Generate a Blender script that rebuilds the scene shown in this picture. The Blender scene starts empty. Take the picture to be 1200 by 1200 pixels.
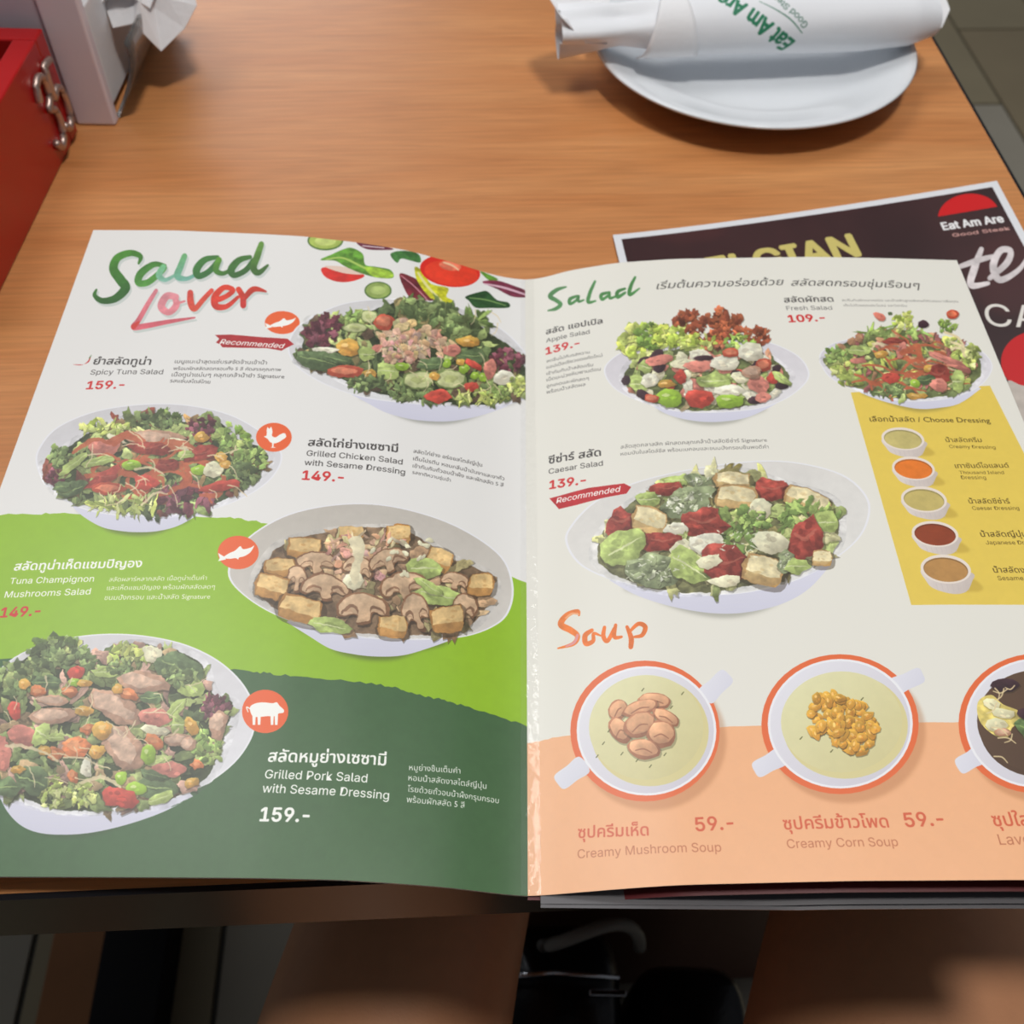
import bpy, bmesh, math, random
import numpy as np
from mathutils import Vector, Matrix

# ------------------------------------------------------------------ camera, world, lights, exposure
SC = bpy.context.scene
COL = SC.collection
FOC, PITCH, ROLL, HC = 1224.3, math.radians(52.15), math.radians(1.32), 334.79   # lens in pixels, tilt, roll, height over the table in mm
TZ = 0.75                                                                        # table top height in m
_F = np.array([0, math.cos(PITCH), -math.sin(PITCH)])
_R = np.array([1.0, 0, 0]); _U = np.array([0, math.sin(PITCH), math.cos(PITCH)])
_R2 = _R*math.cos(ROLL)+_U*math.sin(ROLL); _U2 = -_R*math.sin(ROLL)+_U*math.cos(ROLL)
cam = bpy.data.cameras.new('camera'); cam.sensor_width = 36; cam.lens = FOC/1200*36; cam.clip_start = 0.01
co = bpy.data.objects.new('camera', cam); COL.objects.link(co)
co.matrix_world = Matrix(((_R2[0], _U2[0], -_F[0], 0), (_R2[1], _U2[1], -_F[1], 0), (_R2[2], _U2[2], -_F[2], TZ+HC/1000), (0, 0, 0, 1)))
cam.dof.use_dof = True; cam.dof.focus_distance = 0.36; cam.dof.aperture_fstop = 16
SC.camera = co

world = bpy.data.worlds.new('world'); SC.world = world; world.use_nodes = True
world.node_tree.nodes['Background'].inputs[0].default_value = (0.80, 0.84, 0.92, 1)
world.node_tree.nodes['Background'].inputs[1].default_value = 0.16
SC.view_settings.view_transform = 'Standard'; SC.view_settings.look = 'None'
SC.view_settings.exposure = -0.50; SC.view_settings.gamma = 1.0; SC.view_settings.use_curve_mapping = False

def area(name, loc, target, size, power, col=(1, 1, 1), size_y=None):
    l = bpy.data.lights.new(name, 'AREA'); l.energy = power; l.color = col
    l.shape = 'RECTANGLE' if size_y else 'DISK'; l.size = size
    if size_y: l.size_y = size_y
    o = bpy.data.objects.new(name, l); COL.objects.link(o); o.location = loc
    o.rotation_euler = (Vector(target)-Vector(loc)).to_track_quat('-Z', 'Y').to_euler()
    return o
area('ceiling_lamp', (0.32, 0.09, 2.75), (0.05, 0.35, TZ), 0.30, 29, (1.0, 0.97, 0.93))
area('ceiling_lamp', (-0.88, 0.98, 2.80), (-0.1, 0.3, TZ), 1.0, 22, (1.0, 0.985, 0.965))
area('overhead_fill', (0.2, 1.3, 3.1), (0.2, 1.2, 0), 3.0, 17, (0.98, 0.98, 1.0), 2.2)  # broad soft fill added overhead in place of world ambient, not a known fixture
area('window_light', (-1.6, 4.6, 2.2), (0, 0.5, TZ), 2.2, 50, (0.92, 0.95, 1.0), 1.6)

# ------------------------------------------------------------------ materials
def srgb(r, g, b):
    f = lambda c: (c/12.92 if c <= 0.04045 else ((c+0.055)/1.055)**2.4)
    return (f(r/255), f(g/255), f(b/255), 1)
def mat(name, col, rough=0.5, metal=0.0, coat=0.0, noise=0.0, nscale=40, bump=0.0, bscale=200, trans=0.0, ior=1.45, alpha=1.0, spec=0.5, sheen=0):
    m = bpy.data.materials.new(name); m.use_nodes = True; N = m.node_tree.nodes; K = m.node_tree.links
    p = N['Principled BSDF']; p.inputs['Base Color'].default_value = srgb(*col)
    p.inputs['Roughness'].default_value = rough; p.inputs['Metallic'].default_value = metal
    p.inputs['Coat Weight'].default_value = coat; p.inputs['Coat Roughness'].default_value = 0.08
    p.inputs['Transmission Weight'].default_value = trans; p.inputs['IOR'].default_value = ior
    p.inputs['Alpha'].default_value = alpha; p.inputs['Specular IOR Level'].default_value = spec
    tc = N.new('ShaderNodeTexCoord')
    if noise:
        n = N.new('ShaderNodeTexNoise'); n.inputs['Scale'].default_value = nscale; n.inputs['Detail'].default_value = 5
        mx = N.new('ShaderNodeMix'); mx.data_type = 'RGBA'
        c = srgb(*col); mx.inputs[6].default_value = tuple(v*(1-noise) for v in c[:3])+(1,)
        mx.inputs[7].default_value = tuple(min(1, v*(1+noise)) for v in c[:3])+(1,)
        K.new(tc.outputs['Object'], n.inputs['Vector']); K.new(n.outputs['Fac'], mx.inputs[0]); K.new(mx.outputs[2], p.inputs['Base Color'])
    if bump:
        n = N.new('ShaderNodeTexNoise'); n.inputs['Scale'].default_value = bscale; n.inputs['Detail'].default_value = 4
        b = N.new('ShaderNodeBump'); b.inputs['Strength'].default_value = bump; b.inputs['Distance'].default_value = 0.001
        K.new(tc.outputs['Object'], n.inputs['Vector']); K.new(n.outputs['Fac'], b.inputs['Height']); K.new(b.outputs[0], p.inputs['Normal'])
    return m
def wood_mat():
    m = bpy.data.materials.new('oak_laminate'); m.use_nodes = True; N = m.node_tree.nodes; K = m.node_tree.links
    p = N['Principled BSDF']; p.inputs['Roughness'].default_value = 0.36
    tc = N.new('ShaderNodeTexCoord'); cols = []
    def stretched(sx, sy, sc, det, dist=0.0):
        mp = N.new('ShaderNodeMapping'); mp.inputs['Scale'].default_value = (sx, sy, 1)
        n = N.new('ShaderNodeTexNoise'); n.inputs['Scale'].default_value = sc; n.inputs['Detail'].default_value = det
        n.inputs['Distortion'].default_value = dist; n.inputs['Roughness'].default_value = 0.6
        K.new(tc.outputs['Object'], mp.inputs[0]); K.new(mp.outputs[0], n.inputs['Vector']); return n.outputs['Fac']
    a = stretched(1.0, 9, 3.0, 4, 0.8); b = stretched(5, 120, 4, 4, 0.5); c = stretched(10, 420, 2.0, 2)
    r1 = N.new('ShaderNodeValToRGB'); r1.color_ramp.elements[0].position = 0.30; r1.color_ramp.elements[1].position = 0.72
    r1.color_ramp.elements[0].color = srgb(186, 120, 68); r1.color_ramp.elements[1].color = srgb(206, 144, 90)
    K.new(a, r1.inputs[0])
    def mult(colin, fac, lo, hi, p0, p1):
        r = N.new('ShaderNodeMapRange'); r.inputs[1].default_value = p0; r.inputs[2].default_value = p1; r.inputs[3].default_value = lo; r.inputs[4].default_value = hi
        K.new(fac, r.inputs[0]); mx = N.new('ShaderNodeMix'); mx.data_type = 'RGBA'; mx.blend_type = 'MULTIPLY'; mx.inputs[0].default_value = 1
        K.new(colin, mx.inputs[6]); K.new(r.outputs[0], mx.inputs[7]); return mx.outputs[2]
    c1 = mult(r1.outputs[0], b, 0.88, 1.06, 0.35, 0.6); c2 = mult(c1, c, 0.94, 1.04, 0.35, 0.65)
    K.new(c2, p.inputs['Base Color'])
    bp = N.new('ShaderNodeBump'); bp.inputs['Strength'].default_value = 0.10; bp.inputs['Distance'].default_value = 0.0006
    K.new(b, bp.inputs['Height']); K.new(bp.outputs[0], p.inputs['Normal'])
    return m
def print_mat(name, canvas, rough=0.40, coat=0.12, spec=0.5):
    h, w, _ = canvas.shape
    im = bpy.data.images.new(name, w, h)
    px = np.ones((h, w, 4), np.float32); px[..., :3] = np.clip(canvas[::-1], 0, 1)
    im.pixels.foreach_set(px.ravel()); im.update(); im.pack()
    m = bpy.data.materials.new(name); m.use_nodes = True; N = m.node_tree.nodes; K = m.node_tree.links
    p = N['Principled BSDF']; p.inputs['Roughness'].default_value = rough; p.inputs['Coat Weight'].default_value = coat
    p.inputs['Coat Roughness'].default_value = 0.28; p.inputs['Specular IOR Level'].default_value = spec
    t = N.new('ShaderNodeTexImage'); t.image = im; t.extension = 'EXTEND'; K.new(t.outputs[0], p.inputs['Base Color'])
    return m

# ------------------------------------------------------------------ object helpers (lengths in mm, table top at z = 0, unless a part of a posed thing)
def W(p): return (p[0]/1000, p[1]/1000, TZ+p[2]/1000)
def props(o, label=None, cat=None, group=None, kind=None):
    for k, v in (('label', label), ('category', cat), ('group', group), ('kind', kind)):
        if v: o[k] = v
    return o
def empty(name, loc, label, cat, group=None, rz=0):
    o = bpy.data.objects.new(name, None); COL.objects.link(o); o.location = W(loc); o.rotation_euler.z = rz
    o.empty_display_size = 0.02
    return props(o, label, cat, group)
def obj(name, verts, faces, mats, parent=None, smooth=True, uv=None, fmat=None, bevel=0, mods=()):
    """verts in mm; world coordinates (table frame) when parent is None or unrotated root, else local to the parent"""
    me = bpy.data.meshes.new(name)
    if parent is None: vs = [W(v) for v in verts]
    else: vs = [(v[0]/1000, v[1]/1000, v[2]/1000) for v in verts]
    me.from_pydata(vs, [], [tuple(f) for f in faces]); me.validate()
    for m in (mats if isinstance(mats, (list, tuple)) else [mats]): me.materials.append(m)
    if uv is not None:
        ul = me.uv_layers.new(name='uv')
        for lp in me.loops: ul.data[lp.index].uv = uv[lp.vertex_index]
    if fmat:
        for i, k in enumerate(fmat): me.polygons[i].material_index = k
    for p in me.polygons: p.use_smooth = smooth and not (fmat and abs(p.normal.z) < 0.35)
    o = bpy.data.objects.new(name, me); COL.objects.link(o)
    if parent is not None: o.parent = parent
    if bevel:
        b = o.modifiers.new('bevel', 'BEVEL'); b.width = bevel/1000; b.segments = 3; b.limit_method = 'ANGLE'; b.harden_normals = False
    return o
def rel(o_parent, verts):
    l = o_parent.location
    return [(v[0]-l[0]*1000, v[1]-l[1]*1000, v[2]-(l[2]-TZ)*1000) for v in verts]
def box_vf(x0, x1, y0, y1, z0, z1):
    v = [(x0, y0, z0), (x1, y0, z0), (x1, y1, z0), (x0, y1, z0), (x0, y0, z1), (x1, y0, z1), (x1, y1, z1), (x0, y1, z1)]
    f = [(0, 3, 2, 1), (4, 5, 6, 7), (0, 1, 5, 4), (1, 2, 6, 5), (2, 3, 7, 6), (3, 0, 4, 7)]
    return v, f
def join_vf(parts):
    V, Fc = [], []
    for v, f in parts:
        n = len(V); V += list(v); Fc += [tuple(i+n for i in g) for g in f]
    return V, Fc
def tube_vf(pts, rad, n=12, closed=False, caps=True):
    pts = [Vector(p) for p in pts]; V, Fc = [], []
    m = len(pts)
    for i, p in enumerate(pts):
        a = pts[(i-1) % m] if closed or i > 0 else p; b = pts[(i+1) % m] if closed or i < m-1 else p
        d = (b-a).normalized(); up = Vector((0, 0, 1)) if abs(d.z) < 0.9 else Vector((1, 0, 0))
        s = d.cross(up).normalized(); u = s.cross(d).normalized(); r = rad[i] if isinstance(rad, (list, tuple)) else rad
        rx, ry = r if isinstance(r, (list, tuple)) else (r, r)
        for k in range(n):
            t = 2*math.pi*k/n; V.append(tuple(p+s*(rx*math.cos(t))+u*(ry*math.sin(t))))
    for i in range(m if closed else m-1):
        for k in range(n):
            a, b = i*n+k, i*n+(k+1) % n; c, d = ((i+1) % m)*n+(k+1) % n, ((i+1) % m)*n+k
            Fc.append((a, b, c, d))
    if caps and not closed:
        Fc.append(tuple(range(n))[::-1]); Fc.append(tuple((m-1)*n+k for k in range(n)))
    return V, Fc
def lathe_vf(prof, n=64, cx=0, cy=0, cz=0):
    V, Fc = [], []
    for r, z in prof:
        for k in range(n):
            t = 2*math.pi*k/n; V.append((cx+r*math.cos(t), cy+r*math.sin(t), cz+z))
    m = len(prof)
    for i in range(m-1):
        for k in range(n): Fc.append((i*n+k, i*n+(k+1) % n, (i+1)*n+(k+1) % n, (i+1)*n+k))
    return V, Fc

# ------------------------------------------------------------------ the open menu's shape, and where a sight line meets it
SX, SY, SROT = 7.76, 106.43, math.radians(0.76)
CS, SN = math.cos(SROT), math.sin(SROT)
PH = 297.0
PROF = {
 'L': dict(ta=[0, 6.4, 14.8, 35.3, 57.4, 80.5, 105, 125, 165, 203], tz=[1, 1.6, 3.4, 11.0, 18.0, 22.0, 25.0, 26.0, 27.3, 26.8],
           ba=[0, 5, 11.7, 24.9, 37.8, 57, 82.8, 121.6, 160, 203], bz=[1, 1.8, 4.1, 8.6, 11.4, 14.6, 15.6, 15.3, 14.6, 14.2]),
 'R': dict(ta=[0, 4, 9.4, 21.2, 43.9, 71.5, 136, 173, 206], tz=[1, 1.3, 2.6, 7.1, 12.2, 15.0, 17.4, 17.2, 16.6],
           ba=[0, 5, 18.1, 34.3, 47.1, 72.7, 98, 148.8, 206], bz=[1, 1.9, 5.8, 10.3, 13.1, 15.8, 18.2, 20.6, 21.0])}
AMAX = {'L': 202.8, 'R': 206.4}
for s_ in 'LR':
    g = np.linspace(0, AMAX[s_], 240); d = PROF[s_]
    k = np.exp(-0.5*(np.arange(-9, 10)/4.0)**2); k /= k.sum()
    def smooth(a, z):
        y = np.interp(g, a, z); yp = np.concatenate([np.full(9, y[0]), y, np.full(9, y[-1])]); return np.convolve(yp, k, 'valid')
    d['g'] = g; d['T'] = smooth(d['ta'], d['tz']); d['B'] = smooth(d['ba'], d['bz'])
    mid = (d['T']+d['B'])/2
    d['arc'] = np.concatenate([[0], np.cumsum(np.hypot(np.diff(g), np.diff(mid)))])
def zsurf(side, a, b):
    d = PROF[side]; a = np.abs(a); t = b/PH
    return np.interp(a, d['g'], d['T'])*t+np.interp(a, d['g'], d['B'])*(1-t)
def arc(side, a):
    d = PROF[side]; a = np.abs(a)
    return np.interp(a, d['g'], d['arc'])+np.maximum(0, a-d['g'][-1])
PW = {s_: float(PROF[s_]['arc'][-1]) for s_ in 'LR'}
def hit(px, z):
    px = np.asarray(px, float).reshape(-1, 2)
    d = _F*FOC+np.outer(px[:, 0]-600, _R2)-np.outer(px[:, 1]-600, _U2)
    t = (z-HC)/d[:, 2]
    return d*t[:, None]+np.array([0, 0, HC])
def on_page(side, px):
    """a point of the picture to a place in mm on the printed page (x from its left edge, y from its top)"""
    z = np.full(len(np.asarray(px, float).reshape(-1, 2)), 12.0)
    for _ in range(14):
        q = hit(px, z); x, y = q[:, 0]-SX, q[:, 1]-SY
        a = x*CS+y*SN; b = -x*SN+y*CS
        zn = zsurf(side, a if side == 'R' else -a, b); z = 0.5*z+0.5*zn
    sa = a if side == 'R' else -a
    u = np.where(sa >= 0, arc(side, sa), sa)
    return np.stack([u if side == 'R' else PW['L']-u, PH-b], 1)

# ------------------------------------------------------------------ a small print shop: flat artwork for the printed sheets
RNG = random.Random(7); NR = np.random.RandomState(5)
def noise_field(h, w, cells, octaves=4):
    out = np.zeros((h, w), np.float32); amp = 1.0; tot = 0
    for o in range(octaves):
        c = max(2, int(cells*2**o)); g = NR.rand(c+2, c+2).astype(np.float32)
        ys = np.linspace(0, c, h, endpoint=False); xs = np.linspace(0, c, w, endpoint=False)
        yi, xi = ys.astype(int), xs.astype(int); fy, fx = (ys-yi), (xs-xi)
        fy = (fy*fy*(3-2*fy))[:, None].astype(np.float32); fx = (fx*fx*(3-2*fx))[None].astype(np.float32)
        a = g[yi][:, xi]; b = g[yi][:, xi+1]; cc = g[yi+1][:, xi]; dd = g[yi+1][:, xi+1]
        out += amp*((a*(1-fx)+b*fx)*(1-fy)+(cc*(1-fx)+dd*fx)*fy); tot += amp; amp *= 0.6
    return out/tot*2-1
NF = noise_field(1024, 1024, 60, 3)          # shared grain
NC = noise_field(1024, 1024, 22, 2)          # shared blotches
SS = 3
class Canvas:
    def __init__(s, wmm, hmm, res, conv, bg):
        s.res = res; s.w = int(round(wmm*res)); s.h = int(round(hmm*res)); s.sx = s.w/wmm; s.sy = s.h/hmm
        s.a = np.empty((s.h, s.w, 3), np.float32); s.a[:] = np.array(bg, np.float32)/255; s.conv = conv; s.tf = (0, 0, 1)
    def P(s, pts):                            # crop coordinates -> canvas pixels
        p = np.asarray(pts, float).reshape(-1, 2)/s.tf[2]+np.array(s.tf[:2])
        return s.conv(p)*np.array([s.sx, s.sy])
    def mask(s, polys=None, tris=None):
        allp = np.concatenate(polys) if polys is not None else tris.reshape(-1, 2)
        x0, y0 = np.floor(allp.min(0)).astype(int)-1; x1, y1 = np.ceil(allp.max(0)).astype(int)+1
        x0, y0, x1, y1 = max(0, x0), max(0, y0), min(s.w, x1), min(s.h, y1)
        if x1 <= x0 or y1 <= y0: return None
        H, Wd = (y1-y0)*SS, (x1-x0)*SS; m = np.zeros((H, Wd), bool); o = np.array([x0, y0])
        if polys is not None:
            xs = np.arange(Wd)+0.5
            for p in polys:
                q = (p-o)*SS; r = np.roll(q, -1, 0)
                for (ax, ay), (bx, by) in zip(q, r):
                    if ay == by: continue
                    if ay > by: ax, ay, bx, by = bx, by, ax, ay
                    r0, r1 = max(0, int(math.ceil(ay-0.5))), min(H, int(math.ceil(by-0.5)))
                    if r1 <= r0: continue
                    yc = np.arange(r0, r1)+0.5; xc = ax+(yc-ay)*(bx-ax)/(by-ay)
                    m[r0:r1] ^= xs[None] >= xc[:, None]
        else:
            q = (tris-o)*SS; ar = (q[:, 1, 0]-q[:, 0, 0])*(q[:, 2, 1]-q[:, 0, 1])-(q[:, 1, 1]-q[:, 0, 1])*(q[:, 2, 0]-q[:, 0, 0])
            q = q[np.abs(ar) > 1e-3]
            for t in q:
                c0 = np.maximum(0, np.floor(t.min(0)).astype(int)); c1 = np.minimum([Wd, H], np.ceil(t.max(0)).astype(int)+1)
                if (c1 <= c0).any(): continue
                X = np.arange(c0[0], c1[0])[None]+0.5; Y = np.arange(c0[1], c1[1])[:, None]+0.5
                e = [(t[(i+1) % 3][0]-t[i][0])*(Y-t[i][1])-(t[(i+1) % 3][1]-t[i][1])*(X-t[i][0]) for i in range(3)]
                m[c0[1]:c1[1], c0[0]:c1[0]] |= ((e[0] >= 0) & (e[1] >= 0) & (e[2] >= 0)) | ((e[0] <= 0) & (e[1] <= 0) & (e[2] <= 0))
        return x0, y0, m.reshape(y1-y0, SS, x1-x0, SS).mean((1, 3)).astype(np.float32)
    def put(s, mk, col, alpha=1.0, tex=0.0, grad=None, blur=0):
        if mk is None: return
        x0, y0, m = mk
        if blur:
            p = blur*3; m = np.pad(m, p); x0 -= p; y0 -= p
            k = np.exp(-0.5*(np.arange(-p, p+1)/blur)**2); k /= k.sum()
            m = np.apply_along_axis(lambda v: np.convolve(v, k, 'same'), 0, m); m = np.apply_along_axis(lambda v: np.convolve(v, k, 'same'), 1, m)
            cx0, cy0 = max(0, x0), max(0, y0); cx1, cy1 = min(s.w, x0+m.shape[1]), min(s.h, y0+m.shape[0])
            if cx1 <= cx0 or cy1 <= cy0: return
            m = m[cy0-y0:cy1-y0, cx0-x0:cx1-x0]; x0, y0 = cx0, cy0
        h, w = m.shape; c = np.empty((h, w, 3), np.float32); c[:] = np.array(col, np.float32)/255
        if grad is not None:                  # (colour 2, angle): col at the start, colour 2 at the end
            g2, ang = grad; yy, xx = np.mgrid[0:h, 0:w].astype(np.float32); ca, sa = math.cos(ang), math.sin(ang)
            t = (xx/max(1, w)-0.5)*ca+(yy/max(1, h)-0.5)*sa; t = np.clip(t/(abs(ca)+abs(sa))+0.5, 0, 1)[..., None]
            c = c*(1-t)+np.array(g2, np.float32)/255*t
        if tex:
            oy, ox = RNG.randrange(0, 1024), RNG.randrange(0, 1024)
            iy = (np.arange(h)+oy) % 1024; ix = (np.arange(w)+ox) % 1024
            c *= (1+tex*(NF[iy][:, ix]*1.2+NC[iy][:, ix]*0.8))[..., None]
        a = (m*alpha)[..., None]; v = s.a[y0:y0+h, x0:x0+w]; v *= 1-a; v += c*a
    # ---- shapes in crop coordinates
    def poly(s, pts, col, **k): s.put(s.mask([s.P(pts)]), col, **k)
    def spl(s, pts, col, **k): s.poly(spline(pts), col, **k)
    def ell(s, x, y, rx, ry, col, ang=0, n=48, **k):
        s.poly(ell_pts(x, y, rx, ry, ang, n), col, **k)
    def ring(s, x, y, rx, ry, wd, col, ang=0, **k):
        s.put(s.mask([s.P(ell_pts(x, y, rx, ry, ang)), s.P(ell_pts(x, y, rx-wd, ry-wd, ang))]), col, **k)
    def stroke(s, pts, col, **k):             # (x, y, width) points
        p = np.array(pts, float); q = spline(p, closed=False, n=8); L, Rr = [], []
        d = np.gradient(q[:, :2], axis=0); d /= np.hypot(d[:, 0], d[:, 1])[:, None]+1e-9; nrm = np.stack([-d[:, 1], d[:, 0]], 1)
        A = q[:, :2]+nrm*q[:, 2:]/2; B = q[:, :2]-nrm*q[:, 2:]/2
        tr = []
        for i in range(len(q)-1): tr += [[A[i], A[i+1], B[i]], [B[i], A[i+1], B[i+1]]]
        for e in (0, -1):
            e_ = ell_pts(q[e, 0], q[e, 1], q[e, 2]/2, q[e, 2]/2, 0, 10)
            tr += [[e_[0], e_[i], e_[i+1]] for i in range(1, 9)]
        t = s.P(np.array(tr).reshape(-1, 2)).reshape(-1, 3, 2)
        s.put(s.mask(tris=t), col, **k)
    def blob(s, x, y, rx, ry, col, ang=0, jag=0.10, n=16, sh=0.45, tex=0.16, hl=0.22, rim=None):
        r = [1+RNG.uniform(-jag, jag) for _ in range(n)]
        ca, sa = math.cos(ang), math.sin(ang)
        pts = [(rx*r[i]*math.cos(2*math.pi*i/n), ry*r[i]*math.sin(2*math.pi*i/n)) for i in range(n)]
        pts = np.array([(x+a*ca-b*sa, y+a*sa+b*ca) for a, b in pts])
        if sh:
            k = 0.10*min(rx, ry)+0.8*s.tf[2]*0.5
            s.poly((pts-[x, y])*1.06+[x+k*0.5, y+k], (30, 25, 10), alpha=sh*0.7)
        c = np.array(col, float); hi = np.minimum(255, c*(1+hl)+hl*40); lo = c*(1-hl*0.9)
        if rim is not None:
            s.poly(pts, rim, tex=tex); pts = (pts-[x, y])*0.84+[x, y]
        s.poly(pts, tuple(hi), grad=(tuple(lo), 1.1), tex=tex)
        if hl and min(rx, ry) > 14 and sh:
            for _ in range(int(3+min(rx, ry)/9)):
                t, q = RNG.uniform(0, 6.28), RNG.uniform(0, .7); f = RNG.choice((.78, .86, 1.14, 1.24))
                cx, cy = rx*q*math.cos(t), ry*q*math.sin(t)
                s.poly(ell_pts(x+cx*ca-cy*sa, y+cx*sa+cy*ca, rx*RNG.uniform(.1, .34), ry*RNG.uniform(.08, .26), ang+RNG.uniform(-.5, .5), 9), tuple(np.minimum(255, c*f)), alpha=.55, tex=tex)
    def frill(s, x, y, rx, ry, col, n=26, col2=None):    # curly lettuce: many small jagged scraps
        for i in range(n):
            t = RNG.uniform(0, 6.28); r = math.sqrt(RNG.random()); f = RNG.uniform(0.75, 1.25)
            c = col if (col2 is None or RNG.random() < 0.6) else col2
            s.blob(x+rx*r*math.cos(t), y+ry*r*math.sin(t), rx*RNG.uniform(0.14, 0.3), ry*RNG.uniform(0.14, 0.34),
                   tuple(min(255, v*f) for v in c), RNG.uniform(0, 3.1), 0.42, 13, 0.5, 0.25, 0.25)
    def greens(s, region, n, size, cols, jag=0.35):
        reg = spline(region); lo, hi = reg.min(0), reg.max(0); k = 0
        s.poly(reg, tuple(np.array(cols[0])*0.66), tex=0.3)
        while k < n:
            p = (RNG.uniform(lo[0], hi[0]), RNG.uniform(lo[1], hi[1]))
            if not inside(p, reg): k += 0.2; continue
            c = RNG.choice(cols); f = RNG.uniform(0.8, 1.2)
            s.blob(p[0], p[1], size*RNG.uniform(0.5, 1.3), size*RNG.uniform(0.25, 0.6), tuple(min(255, v*f) for v in c), RNG.uniform(0, 3.14), jag, 12, 0.5, 0.25, 0.28)
            k += 1
    def text(s, st, p0, p1, col, bold=0.0, shear=0.0, tall=1.0, **k):
        tr = GLYPH[(st, bold)].copy(); w = tr[..., 0].max()-tr[..., 0].min(); x0 = tr[..., 0].min()
        A, B = s.P([p0])[0], s.P([p1])[0]; e = (B-A); Ln = np.hypot(*e); e = e/Ln; up = np.array([e[1], -e[0]]); sc = Ln/w
        X = (tr[..., 0]-x0)+tr[..., 1]*shear; Y = tr[..., 1]*tall
        t = A+sc*(X[..., None]*e+Y[..., None]*up)
        if bold:
            r = bold*0.75*sc; t = np.concatenate([t+np.array([r*math.cos(a), r*math.sin(a)]) for a in np.linspace(0, 2*math.pi, 6, endpoint=False)])
        s.put(s.mask(tris=t), col, **k)
def finish(s, region, amp=1.3, desat=0.16, mott=0.12, haze=0.04):
    """the printed photograph's own texture: organic edges, mottling and slightly muted colour inside a food region"""
    mk = s.mask([s.P(spline(region))])
    if mk is None: return
    x0, y0, m = mk; h, w = m.shape; k = 5
    a = s.a[y0:y0+h, x0:x0+w].copy(); oy, ox = RNG.randrange(1024), RNG.randrange(1024)
    def fld(F_, o1, o2, st=1): return F_[(np.arange(h)//st+oy+o1) % 1024][:, (np.arange(w)//st+ox+o2) % 1024]
    dx = (fld(NF, 0, 0)*1.0+fld(NC, 90, 30))*amp*s.res/2; dy = (fld(NF, 333, 511)+fld(NC, 40, 700))*amp*s.res/2
    yy, xx = np.mgrid[0:h, 0:w]
    ys = np.clip(yy+dy*m, 0, h-1); xs = np.clip(xx+dx*m, 0, w-1); yi, xi = ys.astype(int), xs.astype(int)
    fy, fx = (ys-yi)[..., None], (xs-xi)[..., None]; y2, x2 = np.minimum(yi+1, h-1), np.minimum(xi+1, w-1)
    b = (a[yi, xi]*(1-fx)+a[yi, x2]*fx)*(1-fy)+(a[y2, xi]*(1-fx)+a[y2, x2]*fx)*fy
    g = b.mean(2, keepdims=True); b = b*(1-desat)+g*desat
    b = b*(1+mott*(fld(NC, 200, 10)+fld(NF, 5, 77)))[..., None]; b = b*(1-haze)+haze*0.8
    mm = np.minimum(1, m*1.0)[..., None]; s.a[y0:y0+h, x0:x0+w] = a*(1-mm)+b*mm
def ell_pts(x, y, rx, ry, ang=0, n=48):
    t = np.linspace(0, 2*math.pi, n, endpoint=False); a, b = rx*np.cos(t), ry*np.sin(t)
    return np.stack([x+a*math.cos(ang)-b*math.sin(ang), y+a*math.sin(ang)+b*math.cos(ang)], 1)
def spline(pts, closed=True, n=5):
    p = np.array(pts, float); m = len(p); out = []
    for i in range(m if closed else m-1):
        if closed: a, b, c, d = p[(i-1) % m], p[i], p[(i+1) % m], p[(i+2) % m]
        else: a, b, c, d = p[max(0, i-1)], p[i], p[i+1], p[min(m-1, i+2)]
        for j in range(n):
            t = j/n; out.append(0.5*((2*b)+(-a+c)*t+(2*a-5*b+4*c-d)*t*t+(-a+3*b-3*c+d)*t**3))
    if not closed: out.append(p[-1])
    return np.array(out)
def inside(p, reg):
    x, y = p; q = np.roll(reg, -1, 0); c = (reg[:, 1] > y) != (q[:, 1] > y)
    with np.errstate(divide='ignore', invalid='ignore'):
        xi = reg[:, 0]+(y-reg[:, 1])*(q[:, 0]-reg[:, 0])/(q[:, 1]-reg[:, 1])
    return (np.count_nonzero(c & (xi > x)) % 2) == 1

# text list: (canvas, string, baseline start, baseline end, colour, bold, shear)  -- places in picture coordinates
INK, RED, WHT = (62, 58, 56), (206, 44, 44), (245, 246, 240)
TXT = []
def T(cv, st, x0, y0, x1, y1, col=INK, bold=0.0, shear=0.0, tall=1.0): TXT.append((cv, st, (x0, y0), (x1, y1), col, bold, shear, tall))
T('L', 'ยำสลัดทูน่า', 109, 427, 176, 427.5, INK, .022); T('L', 'Spicy Tuna Salad', 105.5, 439, 190.5, 438.5); T('L', '159.-', 101, 456, 144.5, 455, RED, .03)
T('L', 'เมนูแนะนำสุดแซ่บรสจัดจ้านเข้าน้ำ', 204.5, 425.5, 312.5, 427); T('L', 'พร้อมผักสลัดสดกรอบทั้ง 5 สี คัดสรรคุณภาพ', 203, 433.5, 329, 435)
T('L', 'เนื้อทูน่าแน่นๆ คลุกเคล้าน้ำยำ Signature', 201, 441, 333, 443.5); T('L', 'รสแซ่บสไตล์ไทย', 199, 448, 246, 449.5)
T('L', 'สลัดไก่ย่างเซซามี่', 361, 522.5, 466, 530, INK, .026); T('L', 'Grilled Chicken Salad', 359, 534, 471.5, 544.5, INK, .006)
T('L', 'with Sesame Dressing', 356.5, 545, 474.5, 556.5, INK, .006); T('L', '149.-', 354, 562, 402, 564.5, RED, .03)
T('L', 'สลัดไก่ย่าง อร่อยสไตล์ญี่ปุ่น', 484.5, 530.5, 565, 547); T('L', 'เต็มไปรตีน หอมกลิ่นน้ำมันงาและงาคั่ว', 484, 539, 591, 563)
T('L', 'เข้ากันกับถั่วอบน้ำผึ้ง และผักสลัด 5 สี', 483.5, 547.5, 590, 570.5); T('L', 'รสชาติหวานชุ่มฉ่ำ', 483, 555, 528, 564.5)
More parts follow.
